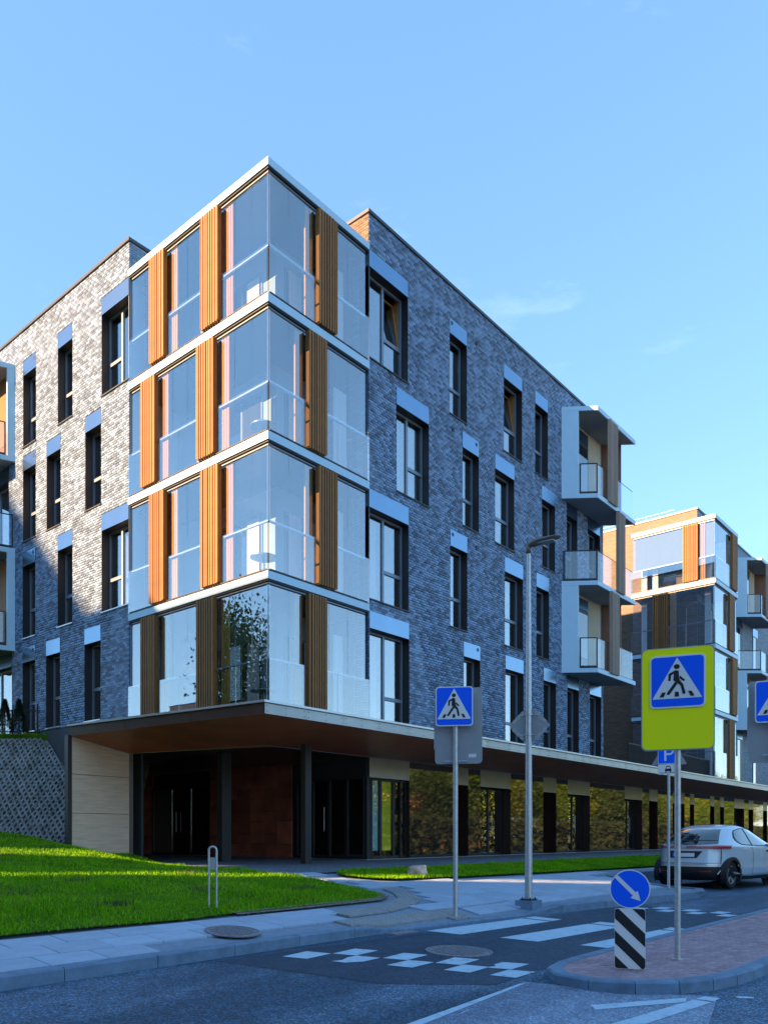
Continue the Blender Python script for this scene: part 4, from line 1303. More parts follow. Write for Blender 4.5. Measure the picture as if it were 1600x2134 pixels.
for k, (t, a, b) in enumerate(SEQ):
    if t == 'p':
        n = max(1, int(round((b - a) / 1.15)))
        for i in range(n):
            mb = MB(); off = random.uniform(-.002, .002)
            mb.box(a + (b - a) * i / n + .003, a + (b - a) * (i + 1) / n - .003, 1.54 + off, 1.60, .03, 2.865)
            mb.build('polished_panel', M['glosspanel'], shop)
    else:
        mb = MB(); mb.box(a + .004, b - .004, 1.535, 1.58, 2.31, 2.862); mb.build('lintel_panel', M['fascia'], shop)
        for q in ((b - .02, b - .004, 1.585, 2.3, .02, 2.31), (a + .004, a + .02, 1.61, 2.3, .02, 2.31)):
            mb = MB(); mb.box(*q); mb.build('reveal', M['darkbrown'], shop)
        if t == 'w':
            shopdoor(Face('R', 0, 1.54), a + .02, b - .02, 2.3, .10, 3, ['tealroom', 'yellowroom', None], False, 'railglass')
        elif t == 'g':
            shopdoor(Face('R', 0, 1.54), a + .02, b - .02, 2.3, .30, 2, None)
        else:
            mb = MB(); mb.box(a + .02, b - .02, 2.1, 2.16, .02, 2.31); mb.build('door_leaf', M['dark'], shop)
mb = MB(); mb.box(5.0, 60, 1.38, 1.53, -.03, .022); mb.box(4.8, 4.97, 1.38, 13.4, -.03, .022); mb.build('threshold', M['flash'], shop)
# podium roof between the blocks
mb = MB(); mb.box(16.6, 60, 0.3, 20, 3.0, 3.28); mb.build('podium_roof', M['coping'], B1)

# ------------------------------------------------------------------ open and boxed balconies
def balcony(root, P, Q, sp, ztops, boxes, open_rows, scr, FW, pw=0.57, wallmat='plaster'):
    """stack of splayed balconies. P,Q: wall ends; sp: splay vector from wall to front edge; ztops: slab tops (top one is the roof)"""
    P, Q, sp = Vector(P), Vector(Q), Vector(sp)
    p2, q2 = P + sp, Q + sp
    su = sp.normalized(); run = (Q - P).normalized()
    ccw = (Q - P).x * sp.y - (Q - P).y * sp.x > 0
    def poly(a, b, c, d): return [(v.x, v.y) for v in ((a, b, c, d) if ccw else (d, c, b, a))]
    for i, z in enumerate(ztops):
        mb = MB(); mb.prism(poly(P, Q, q2, p2), z - .15, z)
        s = mb.build('balcony', M['white'], root)
        mb = MB(); i_ = .05
        mb.prism(poly(P + run * i_ + su * .01, Q - run * i_, q2 - run * i_ - su * i_, p2 + run * i_ - su * i_), z - .156, z - .151)
        mb.build('soffit_panel', M['ceil'], s)
        if i == 0: continue
        boxed = i in boxes
        up = ztops[i - 1] - .15
        st = pw if boxed else .02
        if boxed:
            mb = MB(); mb.wallbox(P, P + su * pw, z + .002, up - .002, .06, 1 if ccw is False else -1) if False else None
            mb = MB(); a, b = P + run * .003, P + su * pw + run * .003
            mb.prism(poly(a, a + run * .055, b + run * .055, b), z + .002, up - .002)
            mb.build('side_panel', M['white'], s)
            mb = MB(); a, b = Q - run * .06, Q + su * (pw + .15) - run * .06
            mb.prism(poly(a, a + run * .055, b + run * .055, b), z + .002, up - .002)
            mb.build('side_panel', M['brownwood'], s)
        # railing: side return and front
        rl = MB(); rz = z + 1.06
        a, b = P + su * (st + .03) + run * .09, p2 - su * .07 + run * .09
        c = q2 - su * .07 - run * .09; d = Q + su * (st + .03) - run * .09
        for v in (a, b):
            rl.prism([(v.x - .018, v.y - .018), (v.x + .018, v.y - .018), (v.x + .018, v.y + .018), (v.x - .018, v.y + .018)], z, rz)
        rl.tube((*a, rz), (*b, rz), .02, 8)
        rl.tube((*a, z + .05), (*b, z + .05), .05, 6)
        rl.tube((*b, z + .02), (*c, z + .02), .02, 6)
        rl.tube((*b, rz), (*c, rz), .009, 6)
        rl.build('railing', M['dark'], s)
        L = (c - b).length; n = 3
        for k in range(n):
            g0, g1 = b.lerp(c, k / n + .004), b.lerp(c, (k + 1) / n - .004)
            mb = MB(); mb.wallbox(g0, g1, z + .05, rz - .012, .012, 1); mb.build('railing_pane', M['railglass'], s)
        mb = MB(); mb.wallbox(a.lerp(b, .06), b.lerp(a, .03), z + .1, rz - .02, .012, 1); mb.build('railing_pane', M['railglass'], s)
        # larch screen
        if i in scr:
            t0, t1 = scr[i]
            s0, s1 = p2 + run * t0 + su * .0, p2 + run * t1
            rr = MB()
            for zz_ in (z - .02, z + 1.1, up - .03):
                rr.tube((*(s0 + su * .02), zz_), (*(s1 + su * .02), zz_), .018, 6)
            sc_ = rr.build('wooden_screen', M['dark'], root)
            n = 7
            for k in range(n):
                g0 = s0.lerp(s1, (k + .2) / n); g1 = s0.lerp(s1, (k + .8) / n)
                mb = MB(); mb.prism(poly(g0, g1, g1 + su * .085, g0 + su * .085), z - .04, up - .005)
                mb.build('slat', M['woodgrey'], sc_)
            eb = MB(); eb.prism(poly(s0 - run * .03 - su * .0, s0, s0 + su * .12, s0 - run * .03 + su * .12), z - .04, up - .005); eb.build('end_board', M['woodgrey'], sc_)
        if boxed and FW is not None:
            F, u0, u1 = FW
            mb = MB(); F.box(mb, u0, u1, .0, .06, z, up)
            w = mb.build('back_wall', M[wallmat], root)
            um = u0 + (u1 - u0) * .34
            mb = MB(); F.box(mb, um, um + .95, -.02, -.002, z + .02, up - .12); mb.build('door_frame', M['dark'], w)
            mb = MB(); F.box(mb, um + .07, um + .88, -.03, -.021, z + .1, up - .65); mb.build('pane', M['carglass'], w)
            mb = MB(); F.box(mb, um + .03, um + .92, -.03, -.021, up - .5, up - .14); mb.build('lintel_panel', M['lintel'], w)
balcony(B1, (13.42, 0), (16.62, 0), (.74, -1.0), [15.52, 12.50, 9.49, 6.47], (1, 3), (2,), {1: (.80, 1.46), 2: (1.5, 2.1), 3: (.95, 1.6)}, (RF, 13.44, 16.5))
balcony(B1, (0, 11.78), (0, 15.4), (-1.2, 0.44), [15.40, 12.52, 9.66, 6.60], (1, 3), (2,), {}, (LF, 12.0, 15.6), pw=.22, wallmat='wood')

# ------------------------------------------------------------------ far apartment block
X2, Y2 = 26.1, -1.1
B2 = thing('apartment_block', (X2, 0, 0), 'farther brick apartment block whose top glazed corner catches orange sun, behind the lime sign', 'apartment building')
FX = 27.0
F2L, F2R = Face('L', FX, 0), Face('R', FX, 0)
mb = MB(); mb.box(FX, FX + .05, 0.0, 30, 3.25, 16.22); mb.build('gable_wall', M['farsunbrick'], B2)
mb = MB(); mb.box(FX + .05, 60, 0.0, .05, 3.25, 16.22); mb.box(FX + .05, 60, 29.9, 30, 3.3, 16.22)
mb.box(60, 60.05, 0, 30, 3.3, 16.22)
w2 = mb.build('brick_wall', M['farbrick'], B2)
mb = MB(); mb.prism([(FX - .04, -.04), (60.1, -.04), (60.1, 30), (FX - .04, 30)], 16.22, 16.30); mb.build('roof_coping', M['coping'], B2)
mb = MB()
for y in (2.6, 5.8): mb.tube((FX + .3, y, 16.3), (FX + .3, y, 16.6), .008, 6)
mb.tube((FX + .3, 1.2, 16.6), (FX + .3, 9, 16.6), .007, 6); mb.build('roof_rail', M['galv'], B2)
L2A = [(0.78 - .0, 1.44, .4, .7)]
LV2 = [(3.33, 6.235), (6.44, 9.265), (9.48, 12.255), (12.48, 15.225)]
la = [(.76, 1.42, .45, .70)]; lb = [(2.15, 2.87, 1.80, 2.1)]
ra = [(2.30, 3.05, 2.0, 2.25)]; rb = [(1.90, 2.65, 1.6, 1.85)]
glass_bay(B2, X2, Y2, 3.9, 3.3, LV2, RL, [lb, la, lb, la], [rb, ra, rb, ra])
bands(B2, X2, Y2, 3.95, 3.35, [(6.27, 6.44), (9.30, 9.48), (12.29, 12.48), (15.26, 15.43)])
for i, (z0, z1) in enumerate(LV2):
    for (y0, y1) in ((1.0, 1.6), (2.0, 2.7)):
        mb = MB(); mb.box(FX - .02, FX - .003, y0, y1, z0 + .05, z0 + 2.35); o = mb.build('door', M['carglass'], B2)
    mb = MB(); mb.box(FX + .1, FX + 2.3, -.03, -.003, z0 + .05, z0 + 2.35); mb.build('door', M['room'], B2)
    mb = MB(); mb.box(FX + 1.2, FX + 2.0, -.06, -.035, z0 + .05, z0 + 2.3); mb.build('curtain', M['curtain'], B2)
    for y_ in (-.75, 1.75, 2.3):
        mb = MB(); mb.box(X2 + .55, X2 + .57, y_, y_ + .28, z0 + .1, z1 - .15); mb.build('curtain', M['curtain'], B2)
    if i == 3:
        mb = MB(); mb.box(X2 + .12, X2 + .135, Y2 + 1.5, Y2 + 3.8, RL[3] + .03, z1 - .08); mb.build('roller_blind', M['blind'], B2)
        mb = MB(); mb.box(X2 + .14, X2 + .155, Y2 + .1, Y2 + .74, RL[3] + .03, z1 - .08); mb.build('roller_blind', M['blind'], B2)
for f, us in ((4, (9.0, 12.4)), (3, (4.6, 6.1, 9.0, 12.4)), (2, (9.0, 12.4)), (1, (4.6, 6.1, 9.0, 12.4))):
    for u in us:
        z0, z1, zl = FR_[f]
        mb = MB(); F2R.box(mb, u, u + .95, -.02, -.004, z0, z1); w = mb.build('window', M['dark'], B2)
        mb = MB(); F2R.box(mb, u + .06, u + .5, -.028, -.021, z0 + .06, z1 - .06); mb.build('pane', M['carglass'], w)
        mb = MB(); F2R.box(mb, u, u + .95, -.024, -.004, z1 + .01, zl); mb.build('lintel_panel', M['lintel'], w)
for z in (6.6, 9.6, 12.6):
    for y in (5.2, 7.5):
        mb = MB(); mb.box(FX - .02, FX - .004, y, y + .9, z, z + 2.2); mb.build('window', M['carglass'], B2)
balcony(B2, (33.0, 0), (36.2, 0), (.85, -1.05), [15.52, 12.50, 9.49, 6.47], (1, 3), (2,), {1: (.80, 1.5), 2: (1.5, 2.2), 3: (.95, 1.65)}, (Face('R', 0, -.07), 33.1, 36.1))
# terrace railing on the podium between the blocks
tr = thing('terrace_railing', (17, -.9, 3.3), 'dark railing of thin bars on the podium terrace between the two blocks', 'railing')
mb = MB(); mb.tube((16.9, -.9, 4.12), (26.0, -.9, 4.12), .025, 8); mb.tube((16.9, -.9, 3.36), (26.0, -.9, 3.36), .018, 8); mb.build('rail', M['dark'], tr)
bar = MB(); bar.box(-.008, .008, -.02, .02, 0, .76); bar = bar.mesh('bar', M['dark'])
for x in frange(16.95, 25.95, .11):
    o = bpy.data.objects.new('bar', bar); COL.objects.link(o); o.parent = tr; o.location = (x - 17, 0, .06)

# ------------------------------------------------------------------ signs
def frame_of(c, ndeg):
    """local sign frame: c centre (world), ndeg heading of the normal"""
    n = Vector((math.cos(R(ndeg)), math.sin(R(ndeg)), 0)); r = Vector((0, 0, 1)).cross(n)
    return Vector(c), r, n
def plate(fr, poly, off, th):
    """extrude a polygon given in (right, up) metres; off = distance of the front face along the normal"""
    c, r, n = fr
    if sum(poly[i - 1][0] * poly[i][1] - poly[i][0] * poly[i - 1][1] for i in range(len(poly))) < 0: poly = poly[::-1]
    k = len(poly)
    fv = [c + r * a + Vector((0, 0, b)) + n * off for a, b in poly]
    bv = [p - n * th for p in fv]
    mb = MB()
    mb.add(fv + bv, [tuple(range(k)), tuple(range(2 * k - 1, k - 1, -1))] + [(i, k + i, k + (i + 1) % k, (i + 1) % k) for i in range(k)])
    return mb
def rrect(w, h, r, cx=0, cy=0, n=5):
    out = []
    for sx, sy, a0 in ((1, 1, 0), (-1, 1, 90), (-1, -1, 180), (1, -1, 270)):
        for i in range(n + 1):
            t = R(a0 + 90 * i / n)
            out.append((cx + sx * (w / 2 - r) + r * math.cos(t), cy + sy * (h / 2 - r) + r * math.sin(t)))
    return out
def disc(r, cx=0, cy=0, n=28, ry=None):
    return [(cx + r * math.cos(2 * math.pi * i / n), cy + (ry or r) * math.sin(2 * math.pi * i / n)) for i in range(n)]
PED = [
    [(590, 362), (520, 400), (517, 475), (540, 478), (546, 416), (575, 398)],
    [(590, 362), (622, 372), (624, 440), (632, 478), (600, 494), (568, 472), (572, 395)],
    [(630, 422), (684, 472), (670, 488), (628, 452)],
    [(586, 488), (610, 508), (527, 627), (500, 622), (504, 606)],
    [(570, 470), (632, 474), (666, 520), (689, 615), (674, 629), (660, 622), (640, 532), (598, 496)],
    [(455, 598), (491, 598), (471, 649), (428, 649)], [(585, 598), (620, 598), (624, 649), (580, 649)], [(714, 596), (747, 596), (777, 649), (738, 649)]]
def ped_panel(root, fr, w, h, off):
    p = plate(fr, rrect(w, h, .05), off, .012).build('crossing_panel', M['signwhite'], root)
    plate(fr, rrect(w - .035, h - .035, .04), off + .0025, .002).build('blue_field', M['blue'], p)
    def q(x, y): return ((x - 330) / 555 - .5) * w, (.5 - (y - 197) / 573) * h
    plate(fr, [q(606, 225), q(360, 664), q(364, 669), q(846, 669), q(850, 664)], off + .005, .002).build('white_triangle', M['signwhite'], p)
    mb = MB()
    for i, poly in enumerate(PED):
        t = plate(fr, [q(*a) for a in poly], off + .0075 + .0003 * i, .002); mb.add(t.v, t.f)
    cx, cy = q(602, 325); t = plate(fr, disc(30 / 555 * w, cx, cy, 20, 27 / 573 * h), off + .0075, .002); mb.add(t.v, t.f)
    mb.build('pedestrian_figure', M['black'], p)
    return p
def pole(root, x, y, z0, z1, r, name='pole'):
    mb = MB(); mb.tube((x, y, z0), (x, y, z1), r, 16); mb.tube((x, y, z0), (x, y, z0 + .012), r * 1.8, 16)
    return mb.build(name, M['galv'], root)
def clamp(root, fr, z, r, w):
    c, rr, n = fr
    mb = MB(); a = Vector((c.x, c.y, z)) - rr * w / 2; b = Vector((c.x, c.y, z)) + rr * w / 2
    mb.tube(a, b, .012, 6)
    mb.tube((c.x, c.y, z - .015), (c.x, c.y, z + .015), r + .006, 14)
    return mb.build('clamp', M['galv'], root)

# big lime-backed crossing sign on the island
x, y = -2.91, -9.95
s1 = thing('crossing_sign', (x, y, -.68), 'large lime-backed blue pedestrian crossing sign on a pole on the traffic island', 'traffic sign')
pole(s1, x, y, -.68, 2.6, .033)
fr = frame_of((x, y, 2.175), 198)
bp = plate(fr, rrect(.755, 1.125, .06), .05, .02).build('back_plate', M['signgrey'], s1)
plate(fr, rrect(.73, 1.10, .055), .0535, .003).build('lime_board', M['lime'], s1)
ped_panel(s1, (fr[0] + Vector((0, 0, .185)) - fr[1] * .0, fr[1], fr[2]), .57, .575, .066)
clamp(s1, fr, 1.75, .033, .5)

# small crossing sign with the back of a big board behind it
x, y = -1.41, -5.94
s2 = thing('crossing_sign', (x, y, pav_z(x, y)), 'blue crossing sign with a grey board back behind it, beside the zebra', 'traffic sign')
pole(s2, x, y, pav_z(x, y), 2.95, .038)
fr = frame_of((x, y, 2.69), 212)
ped_panel(s2, (fr[0] - fr[1] * .015, fr[1], fr[2]), .58, .615, .075)
fr2 = frame_of((x, y, 2.40), 208)
fr2 = (fr2[0] + fr2[1] * .04, fr2[1], fr2[2])
plate(fr2, rrect(.74, 1.19, .06), -.05, .018).build('back_plate', M['signgrey'], s2)
plate(fr2, [(-.385, .2), (-.365, .24), (-.365, .52), (-.345, .54), (-.345, -.36), (-.385, -.36), (-.385, -.05)], -.046, .03).build('edge_profile', M['signgrey'], s2)
plate(fr2, rrect(.12, .055, .005, .22, -.47), -.0475, .002).build('sticker', M['signwhite'], s2)
clamp(s2, (Vector((x, y, 0)), fr2[1], fr2[2]), 1.84, .038, .36)

# same arrangement at the right edge of the picture
x, y = .70, -10.05
s3 = thing('crossing_sign', (x, y, -.68), 'blue crossing sign before a grey board back, cut by the right edge of the picture', 'traffic sign')
pole(s3, x, y, -.68, 2.95, .038)
fr = frame_of((x, y, 2.60), 196)
ped_panel(s3, (fr[0] + fr[1] * .02, fr[1], fr[2]), .60, .60, .075)
fr2 = frame_of((x, y, 2.33), 192); fr2 = (fr2[0] + fr2[1] * .06, fr2[1], fr2[2])
plate(fr2, rrect(.86, 1.19, .06), -.05, .018).build('back_plate', M['signgrey'], s3)
plate(fr2, [(-.445, .2), (-.425, .24), (-.425, .52), (-.405, .54), (-.405, -.36), (-.445, -.36), (-.445, -.05)], -.046, .03).build('edge_profile', M['signgrey'], s3)
clamp(s3, (Vector((x, y, 0)), fr2[1], fr2[2]), 1.84, .038, .36)

# keep-right bollard: round arrow sign over a striped plate
x, y = -3.88, -9.82
s4 = thing('keep_right_sign', (x, y, -.68), 'round blue arrow sign above a black and white striped plate on the island nose', 'traffic sign')
fr = frame_of((x, y, .14), 205)
rd = plate(fr, disc(.197, 0, 0, 40), .03, .02).build('round_panel', M['signwhite'], s4)
plate(fr, disc(.186, 0, 0, 40), .0325, .002).build('blue_field', M['blue'], rd)
def ar(x, y): return ((x - 1035) / 316 * .19, (1370 - y) / 316 * .19)
plate(fr, [ar(*p) for p in ((826, 1128), (1125, 1422), (1160, 1402), (1204, 1568), (1043, 1518), (1080, 1478), (785, 1178))], .0355, .002).build('white_arrow', M['signwhite'], rd)
frp = (Vector((x, y, -.362)), fr[1], fr[2])
W, H = .30, .61
sp_ = plate(frp, rrect(W, H, .03), .03, .02).build('striped_plate', M['signwhite'], s4)
def clip_band(poly, a, c0, c1):
    """clip polygon to c0 <= v + a*u <= c1"""
    def cut(P, f):
        out = []
        for i in range(len(P)):
            A, B = P[i - 1], P[i]; fa, fb = f(A), f(B)
            if (fa >= 0) != (fb >= 0):
                t = fa / (fa - fb); out.append((A[0] + (B[0] - A[0]) * t, A[1] + (B[1] - A[1]) * t))
            if fb >= 0: out.append(B)
        return out
    P = cut(poly, lambda q: q[1] + a * q[0] - c0)
    return cut(P, lambda q: c1 - q[1] - a * q[0]) if P else P
base = rrect(W - .006, H - .006, .028)
for c0, c1 in ((.325, .6), (.06, .195), (-.19, -.06), (-.6, -.315)):
    P = clip_band(base, .97, c0, c1)
    if len(P) > 2: plate(frp, P, .0325, .002).build('black_stripe', M['black'], sp_)
mb = MB()
for dx in (-.03, .03):
    p = Vector((x, y, 0)) + fr[1] * dx
    mb.tube((p.x, p.y, -.69), (p.x, p.y, .28), .016, 8)
mb.build('pole', M['galv'], s4)

# parking sign with the back of a triangular sign
x, y = 6.56, -6.30
s5 = thing('parking_sign', (x, y, pav_z(x, y)), 'small blue parking sign with a car plate below it, half behind the lime sign pole', 'traffic sign')
pole(s5, x, y, pav_z(x, y), 2.95, .034)
fr = frame_of((x, y, 2.555), 190)
pp = plate(fr, rrect(.46, .46, .03), .05, .012).build('parking_panel', M['signwhite'], s5)
plate(fr, rrect(.435, .435, .025), .0525, .002).build('blue_field', M['blue'], pp)
mb = MB(); t = plate(fr, [(-.085, -.16), (-.04, -.16), (-.04, .16), (-.085, .16)], .055, .002); mb.add(t.v, t.f)
bowl_o = [(-.05, .16), (.03, .16)] + [(.03 + .095 * math.cos(R(a)), .065 + .095 * math.sin(R(a))) for a in range(80, -91, -17)] + [(.03, -.03), (-.05, -.03)]
bowl_i = [(-.05, .12), (.03, .12)] + [(.03 + .055 * math.cos(R(a)), .065 + .055 * math.sin(R(a))) for a in range(80, -91, -17)] + [(.03, .01), (-.05, .01)]
for i in range(len(bowl_o) - 1):
    t = plate(fr, [bowl_o[i], bowl_o[i + 1], bowl_i[i + 1], bowl_i[i]], .0553, .002); mb.add(t.v, t.f)
mb.build('letter_p', M['signwhite'], pp)
frl = (Vector((x, y, 2.20)), fr[1], fr[2])
lp_ = plate(frl, rrect(.45, .23, .02), .05, .012).build('lower_plate', M['signwhite'], s5)
mb = MB()
for poly in ([(-.075, -.02), (-.06, .012), (-.042, .07), (-.02, .078), (.02, .078), (.042, .07), (.06, .012), (.075, -.02), (.07, -.045), (-.07, -.045)],
             [(-.065, -.045), (-.04, -.045), (-.04, -.07), (-.065, -.07)], [(.04, -.045), (.065, -.045), (.065, -.07), (.04, -.07)], [(-.2, -.075), (.2, -.075), (.2, -.085), (-.2, -.085)]):
    t = plate(frl, poly, .0525, .002); mb.add(t.v, t.f)
mb.build('car_symbol', M['black'], lp_)
t = plate(frl, [(-.042, .015), (-.03, .055), (.03, .055), (.042, .015)], .0535, .0012); t.build('car_symbol_window', M['signwhite'], lp_)
frt = (Vector((x, y, 2.36)), fr[1], fr[2])
plate(frt, [(-.38, -.03), (-.36, -.05), (.36, -.05), (.38, -.03), (.015, .60), (-.015, .60)], -.05, .012).build('triangle_back', M['signgrey'], s5)

# ------------------------------------------------------------------ street lamp with a diamond sign back
x, y = .67, -6.04
zb = pav_z(x, y)
lamp = thing('street_lamp', (x, y, zb), 'tall galvanised street lamp with curved head on a concrete foot, grey brick behind', 'street lamp')
mb = MB(); mb.prism([(x - .17, y - .17), (x + .17, y - .17), (x + .17, y + .17), (x - .17, y + .17)], zb - .15, zb + .10); mb.build('concrete_foot', M['kerb'], lamp)
mb = MB(); mb.prism([(x - .11, y - .11), (x + .11, y - .11), (x + .11, y + .11), (x - .11, y + .11)], zb + .10, zb + .125)
for a in (-.08, .08):
    for b in (-.08, .08): mb.tube((x + a, y + b, zb + .125), (x + a, y + b, zb + .15), .014, 6)
mb.build('base_flange', M['dark'], lamp)
mb = MB(); mb.tube((x, y, zb + .125), (x, y, 5.66), .068, 20, .036); mb.build('pole', M['galv'], lamp)
hd = MB()
pts = []; u = Vector((.10, -.995, 0)).normalized(); sd = Vector((-u.y, u.x, 0))
prof = [(-.02, 5.62, .044, .044), (-.02, 5.70, .046, .046), (-.01, 5.765, .056, .055), (.05, 5.79, .080, .066), (.18, 5.800, .105, .055), (.34, 5.805, .11, .040), (.50, 5.81, .095, .025), (.58, 5.81, .045, .012)]
ring = []
for k, (o, z, w, h) in enumerate(prof):
    c = Vector((x, y, z)) + u * (o + .02)
    ax = Vector((0, 0, 1)) if k > 2 else (Vector((0, 0, 1)) * (.5 if k == 2 else 0.0) - u * (.85 if k == 2 else 1.0))
    for i in range(14):
        t = 2 * math.pi * i / 14
        ring.append(c + sd * (w * math.cos(t)) + ax * (h * math.sin(t)))
fs = []
for k in range(len(prof) - 1):
    for i in range(14):
        j = (i + 1) % 14
        fs.append((k * 14 + i, k * 14 + j, (k + 1) * 14 + j, (k + 1) * 14 + i))
fs += [tuple(range(14)), tuple(range(len(ring) - 1, len(ring) - 15, -1))]
hd.add(ring, fs, True)
hdo = hd.build('lamp_head', pmat('lamp_head_paint', (.20, .17, .15), .4, metal=.3), lamp)
bm = bmesh.new(); bm.from_mesh(hdo.data); bmesh.ops.recalc_face_normals(bm, faces=bm.faces[:]); bm.to_mesh(hdo.data); bm.free()
mb = MB(); c = Vector((x, y, 5.762)) + u * .34
mb.hexa([tuple(c + u * a + sd * b + Vector((0, 0, h))) for h in (-.012, .008) for a, b in ((-.14, -.07), (.14, -.07), (.14, .07), (-.14, .07))])
mb.build('lens', M['signgrey'], lamp)
ds = thing('priority_sign', (x, y, 2.6), 'grey back of a diamond sign strapped to the lamp post', 'traffic sign')
fr = frame_of((x, y, 2.62), 200)
dd_ = .345
plate(fr, [(-dd_, 0.02), (-dd_, -.02), (-.02, -dd_), (.02, -dd_), (dd_, -.02), (dd_, .02), (.02, dd_), (-.02, dd_)], -.085, .012).build('diamond_panel', M['signgrey'], ds)
for sx in (-1, 1):
    for sz in (-1, 1):
        a, b = (.29 * sx, .05 * sz), (.10 * sx, .24 * sz)
        nx_, nz_ = .022 * sx, .022 * sz
        plate(fr, [(a[0] - nx_, a[1] - nz_), (b[0] - nx_, b[1] - nz_), (b[0] + nx_, b[1] + nz_), (a[0] + nx_, a[1] + nz_)], -.078, .008).build('edge_bracket', M['galv'], ds)
mb = MB()
for z in (2.45, 2.80):
    mb.tube((x, y, z - .012), (x, y, z + .012), .068, 16)
    cc = Vector((x, y, z)) - fr[2] * .08
    mb.tube(cc - fr[1] * .17, cc + fr[1] * .17, .012, 6)
mb.build('strap', M['galv'], ds)

# ------------------------------------------------------------------ hoop post in the lawn, boulder, manholes
x, y = -4.75, -4.20
zb = lawn_z(x, y) - .02
hp = thing('hoop_post', (x, y, zb), 'slim galvanised hoop post standing in the grass beside the pavement', 'post')
rdir = Vector((.644, -.764, 0)); mb = MB()
zt = zb + .88; hw = .053
P = [Vector((x, y, zb)) - rdir * hw] + [Vector((x, y, zt - .065)) + rdir * (-hw * math.cos(t)) + Vector((0, 0, hw * math.sin(t))) for t in [math.pi * i / 10 for i in range(11)]] + [Vector((x, y, zb)) + rdir * hw]
for a, b in zip(P[:-1], P[1:]): mb.tube(a, b, .0155, 10)
mb.build('hoop', M['galv'], hp)
nn_ = Vector((-.764, -.644, 0)); mb = MB()
c = Vector((x, y, zt - .33)); q = []
for zz_ in (0, .17):
    for a, b in ((-hw, -.01), (hw, -.01), (hw, .01), (-hw, .01)): q.append(tuple(c + rdir * a - nn_ * b + Vector((0, 0, zz_))))
mb.hexa(q); mb.build('plate', M['galv'], hp)

bm = bmesh.new(); bmesh.ops.create_icosphere(bm, subdivisions=4, radius=1)
for v in bm.verts:
    p = v.co.copy()
    k = 1 + .16 * math.sin(p.x * 3.1 + 1) * math.cos(p.y * 2.7) + .10 * math.sin(p.z * 5 + p.x * 4) + .05 * math.sin(p.x * 11) * math.sin(p.y * 9 + p.z * 7)
    p *= k
    p.z = min(p.z, .62 + .10 * p.x) ; p.x = max(-.86, min(.9, p.x))
    v.co = Vector((p.x * .255, p.y * .2, p.z * .26 + .05))
me = bpy.data.meshes.new('boulder'); bm.to_mesh(me); bm.free(); me.materials.append(M['rock'])
for p in me.polygons: p.use_smooth = True
o = put('boulder', me); o.location = (1.8, -2.70, lawnr_z(1.8, -2.7) - .02); o.rotation_euler = (0, 0, R(-48))
tag(o, 'pale rounded boulder lying on the grass strip before the shop fronts', 'boulder')

def manhole(x, y, z, r, label, tx, ty):
    t = thing('manhole_cover', (x, y, z), label, 'manhole cover')
    t.rotation_euler = (tx, ty, 0)
    def sub(mb, name):
        o = put(name, mb.mesh(name, M['iron']), t, False); return o
    mb = MB(); n = 40
    v = [(rr * math.cos(2 * math.pi * i / n), rr * math.sin(2 * math.pi * i / n), zz) for rr, zz in ((r * 1.12, 0.0), (r * 1.12, .012), (r * 1.03, .012), (r * 1.03, 0.0)) for i in range(n)]
    f = [(k * n + i, k * n + (i + 1) % n, (k + 1) * n + (i + 1) % n, (k + 1) * n + i) for k in range(3) for i in range(n)]
    mb.add(v, f); sub(mb, 'ring')
    mb = MB(); mb.tube((0, 0, -.01), (0, 0, .007), r * 1.01, 40); sub(mb, 'lid')
    mb = MB(); s = r / 6.5
    for i in range(-6, 7):
        for j in range(-6, 7):
            if (i * i + j * j) < 34: mb.box(i * s - s * .3, i * s + s * .3, j * s - s * .36, j * s + s * .36, .005, .014)
    o = sub(mb, 'studs'); o['kind'] = 'stuff'
manhole(-3.79, -7.66, road_z(0, -7.66) + .004, .36, 'round cast iron manhole cover in the road between chequers and zebra', math.atan(.0375), 0)
manhole(-5.50, -5.55, pav_z(-5.5, -5.55) + .006, .30, 'round manhole cover set in the pavement slabs below the lawn', math.atan(.106), 0)
mb = MB(); mb.box(-3.36, -2.86, -6.34, -6.16, road_z(0, -6.2) - .01, road_z(0, -6.25) + .012)
o = mb.build('gully_frame', M['iron']); tag(o, 'rusty gully grate in the gutter where the kerb drops', 'drain')

# ------------------------------------------------------------------ left terrace: fence and two conifers
fe = thing('garden_fence', (-.4, 10.8, 3.66), 'dark metal garden fence on the terrace at the left edge', 'fence')
mb = MB(); A, B = Vector((-1.6, 11.85)), Vector((-.02, 10.15))
for z in (3.78, 4.42): mb.tube((*A, z), (*B, z), .018, 6)
mb.build('rail', M['dark'], fe)
for t in (.05, .35, .65, .97):
    c = A.lerp(B, t); mb = MB(); mb.tube((*c, 3.6), (*c, 4.62 if t > .9 else 4.44), .028, 8); mb.build('post', M['dark'], fe)
def conifer(x, y, z, h, r, label):
    t = thing('conifer', (x, y, z), label, 'conifer', 'small conifers on the terrace')
    mb = MB(); mb.tube((x, y, z), (x, y, z + h * .8), .025, 6, .008); mb.build('trunk', M['bark'], t)
    mb = MB()
    for i in range(2200):
        k = random.random() ** .8; rr = r * (1 - k) ** .8 * random.uniform(.5, 1.08); a = random.uniform(0, 6.283)
        p = Vector((x + rr * math.cos(a), y + rr * math.sin(a), z + .04 + k * h))
        d = Vector((math.cos(a) * .6, math.sin(a) * .6, random.uniform(.4, 1.4))).normalized() * random.uniform(.05, .10)
        w = d.orthogonal().normalized() * random.uniform(.010, .022)
        mb.add([p - w, p + w, p + d], [(0, 1, 2)])
    mb.build('crown', M['conifer'], t)
conifer(-.57, 10.32, 3.66, .98, .26, 'right one of two small dark conifers before the terrace fence')
conifer(-.83, 10.66, 3.66, .98, .26, 'left one of two small dark conifers, at the picture edge')

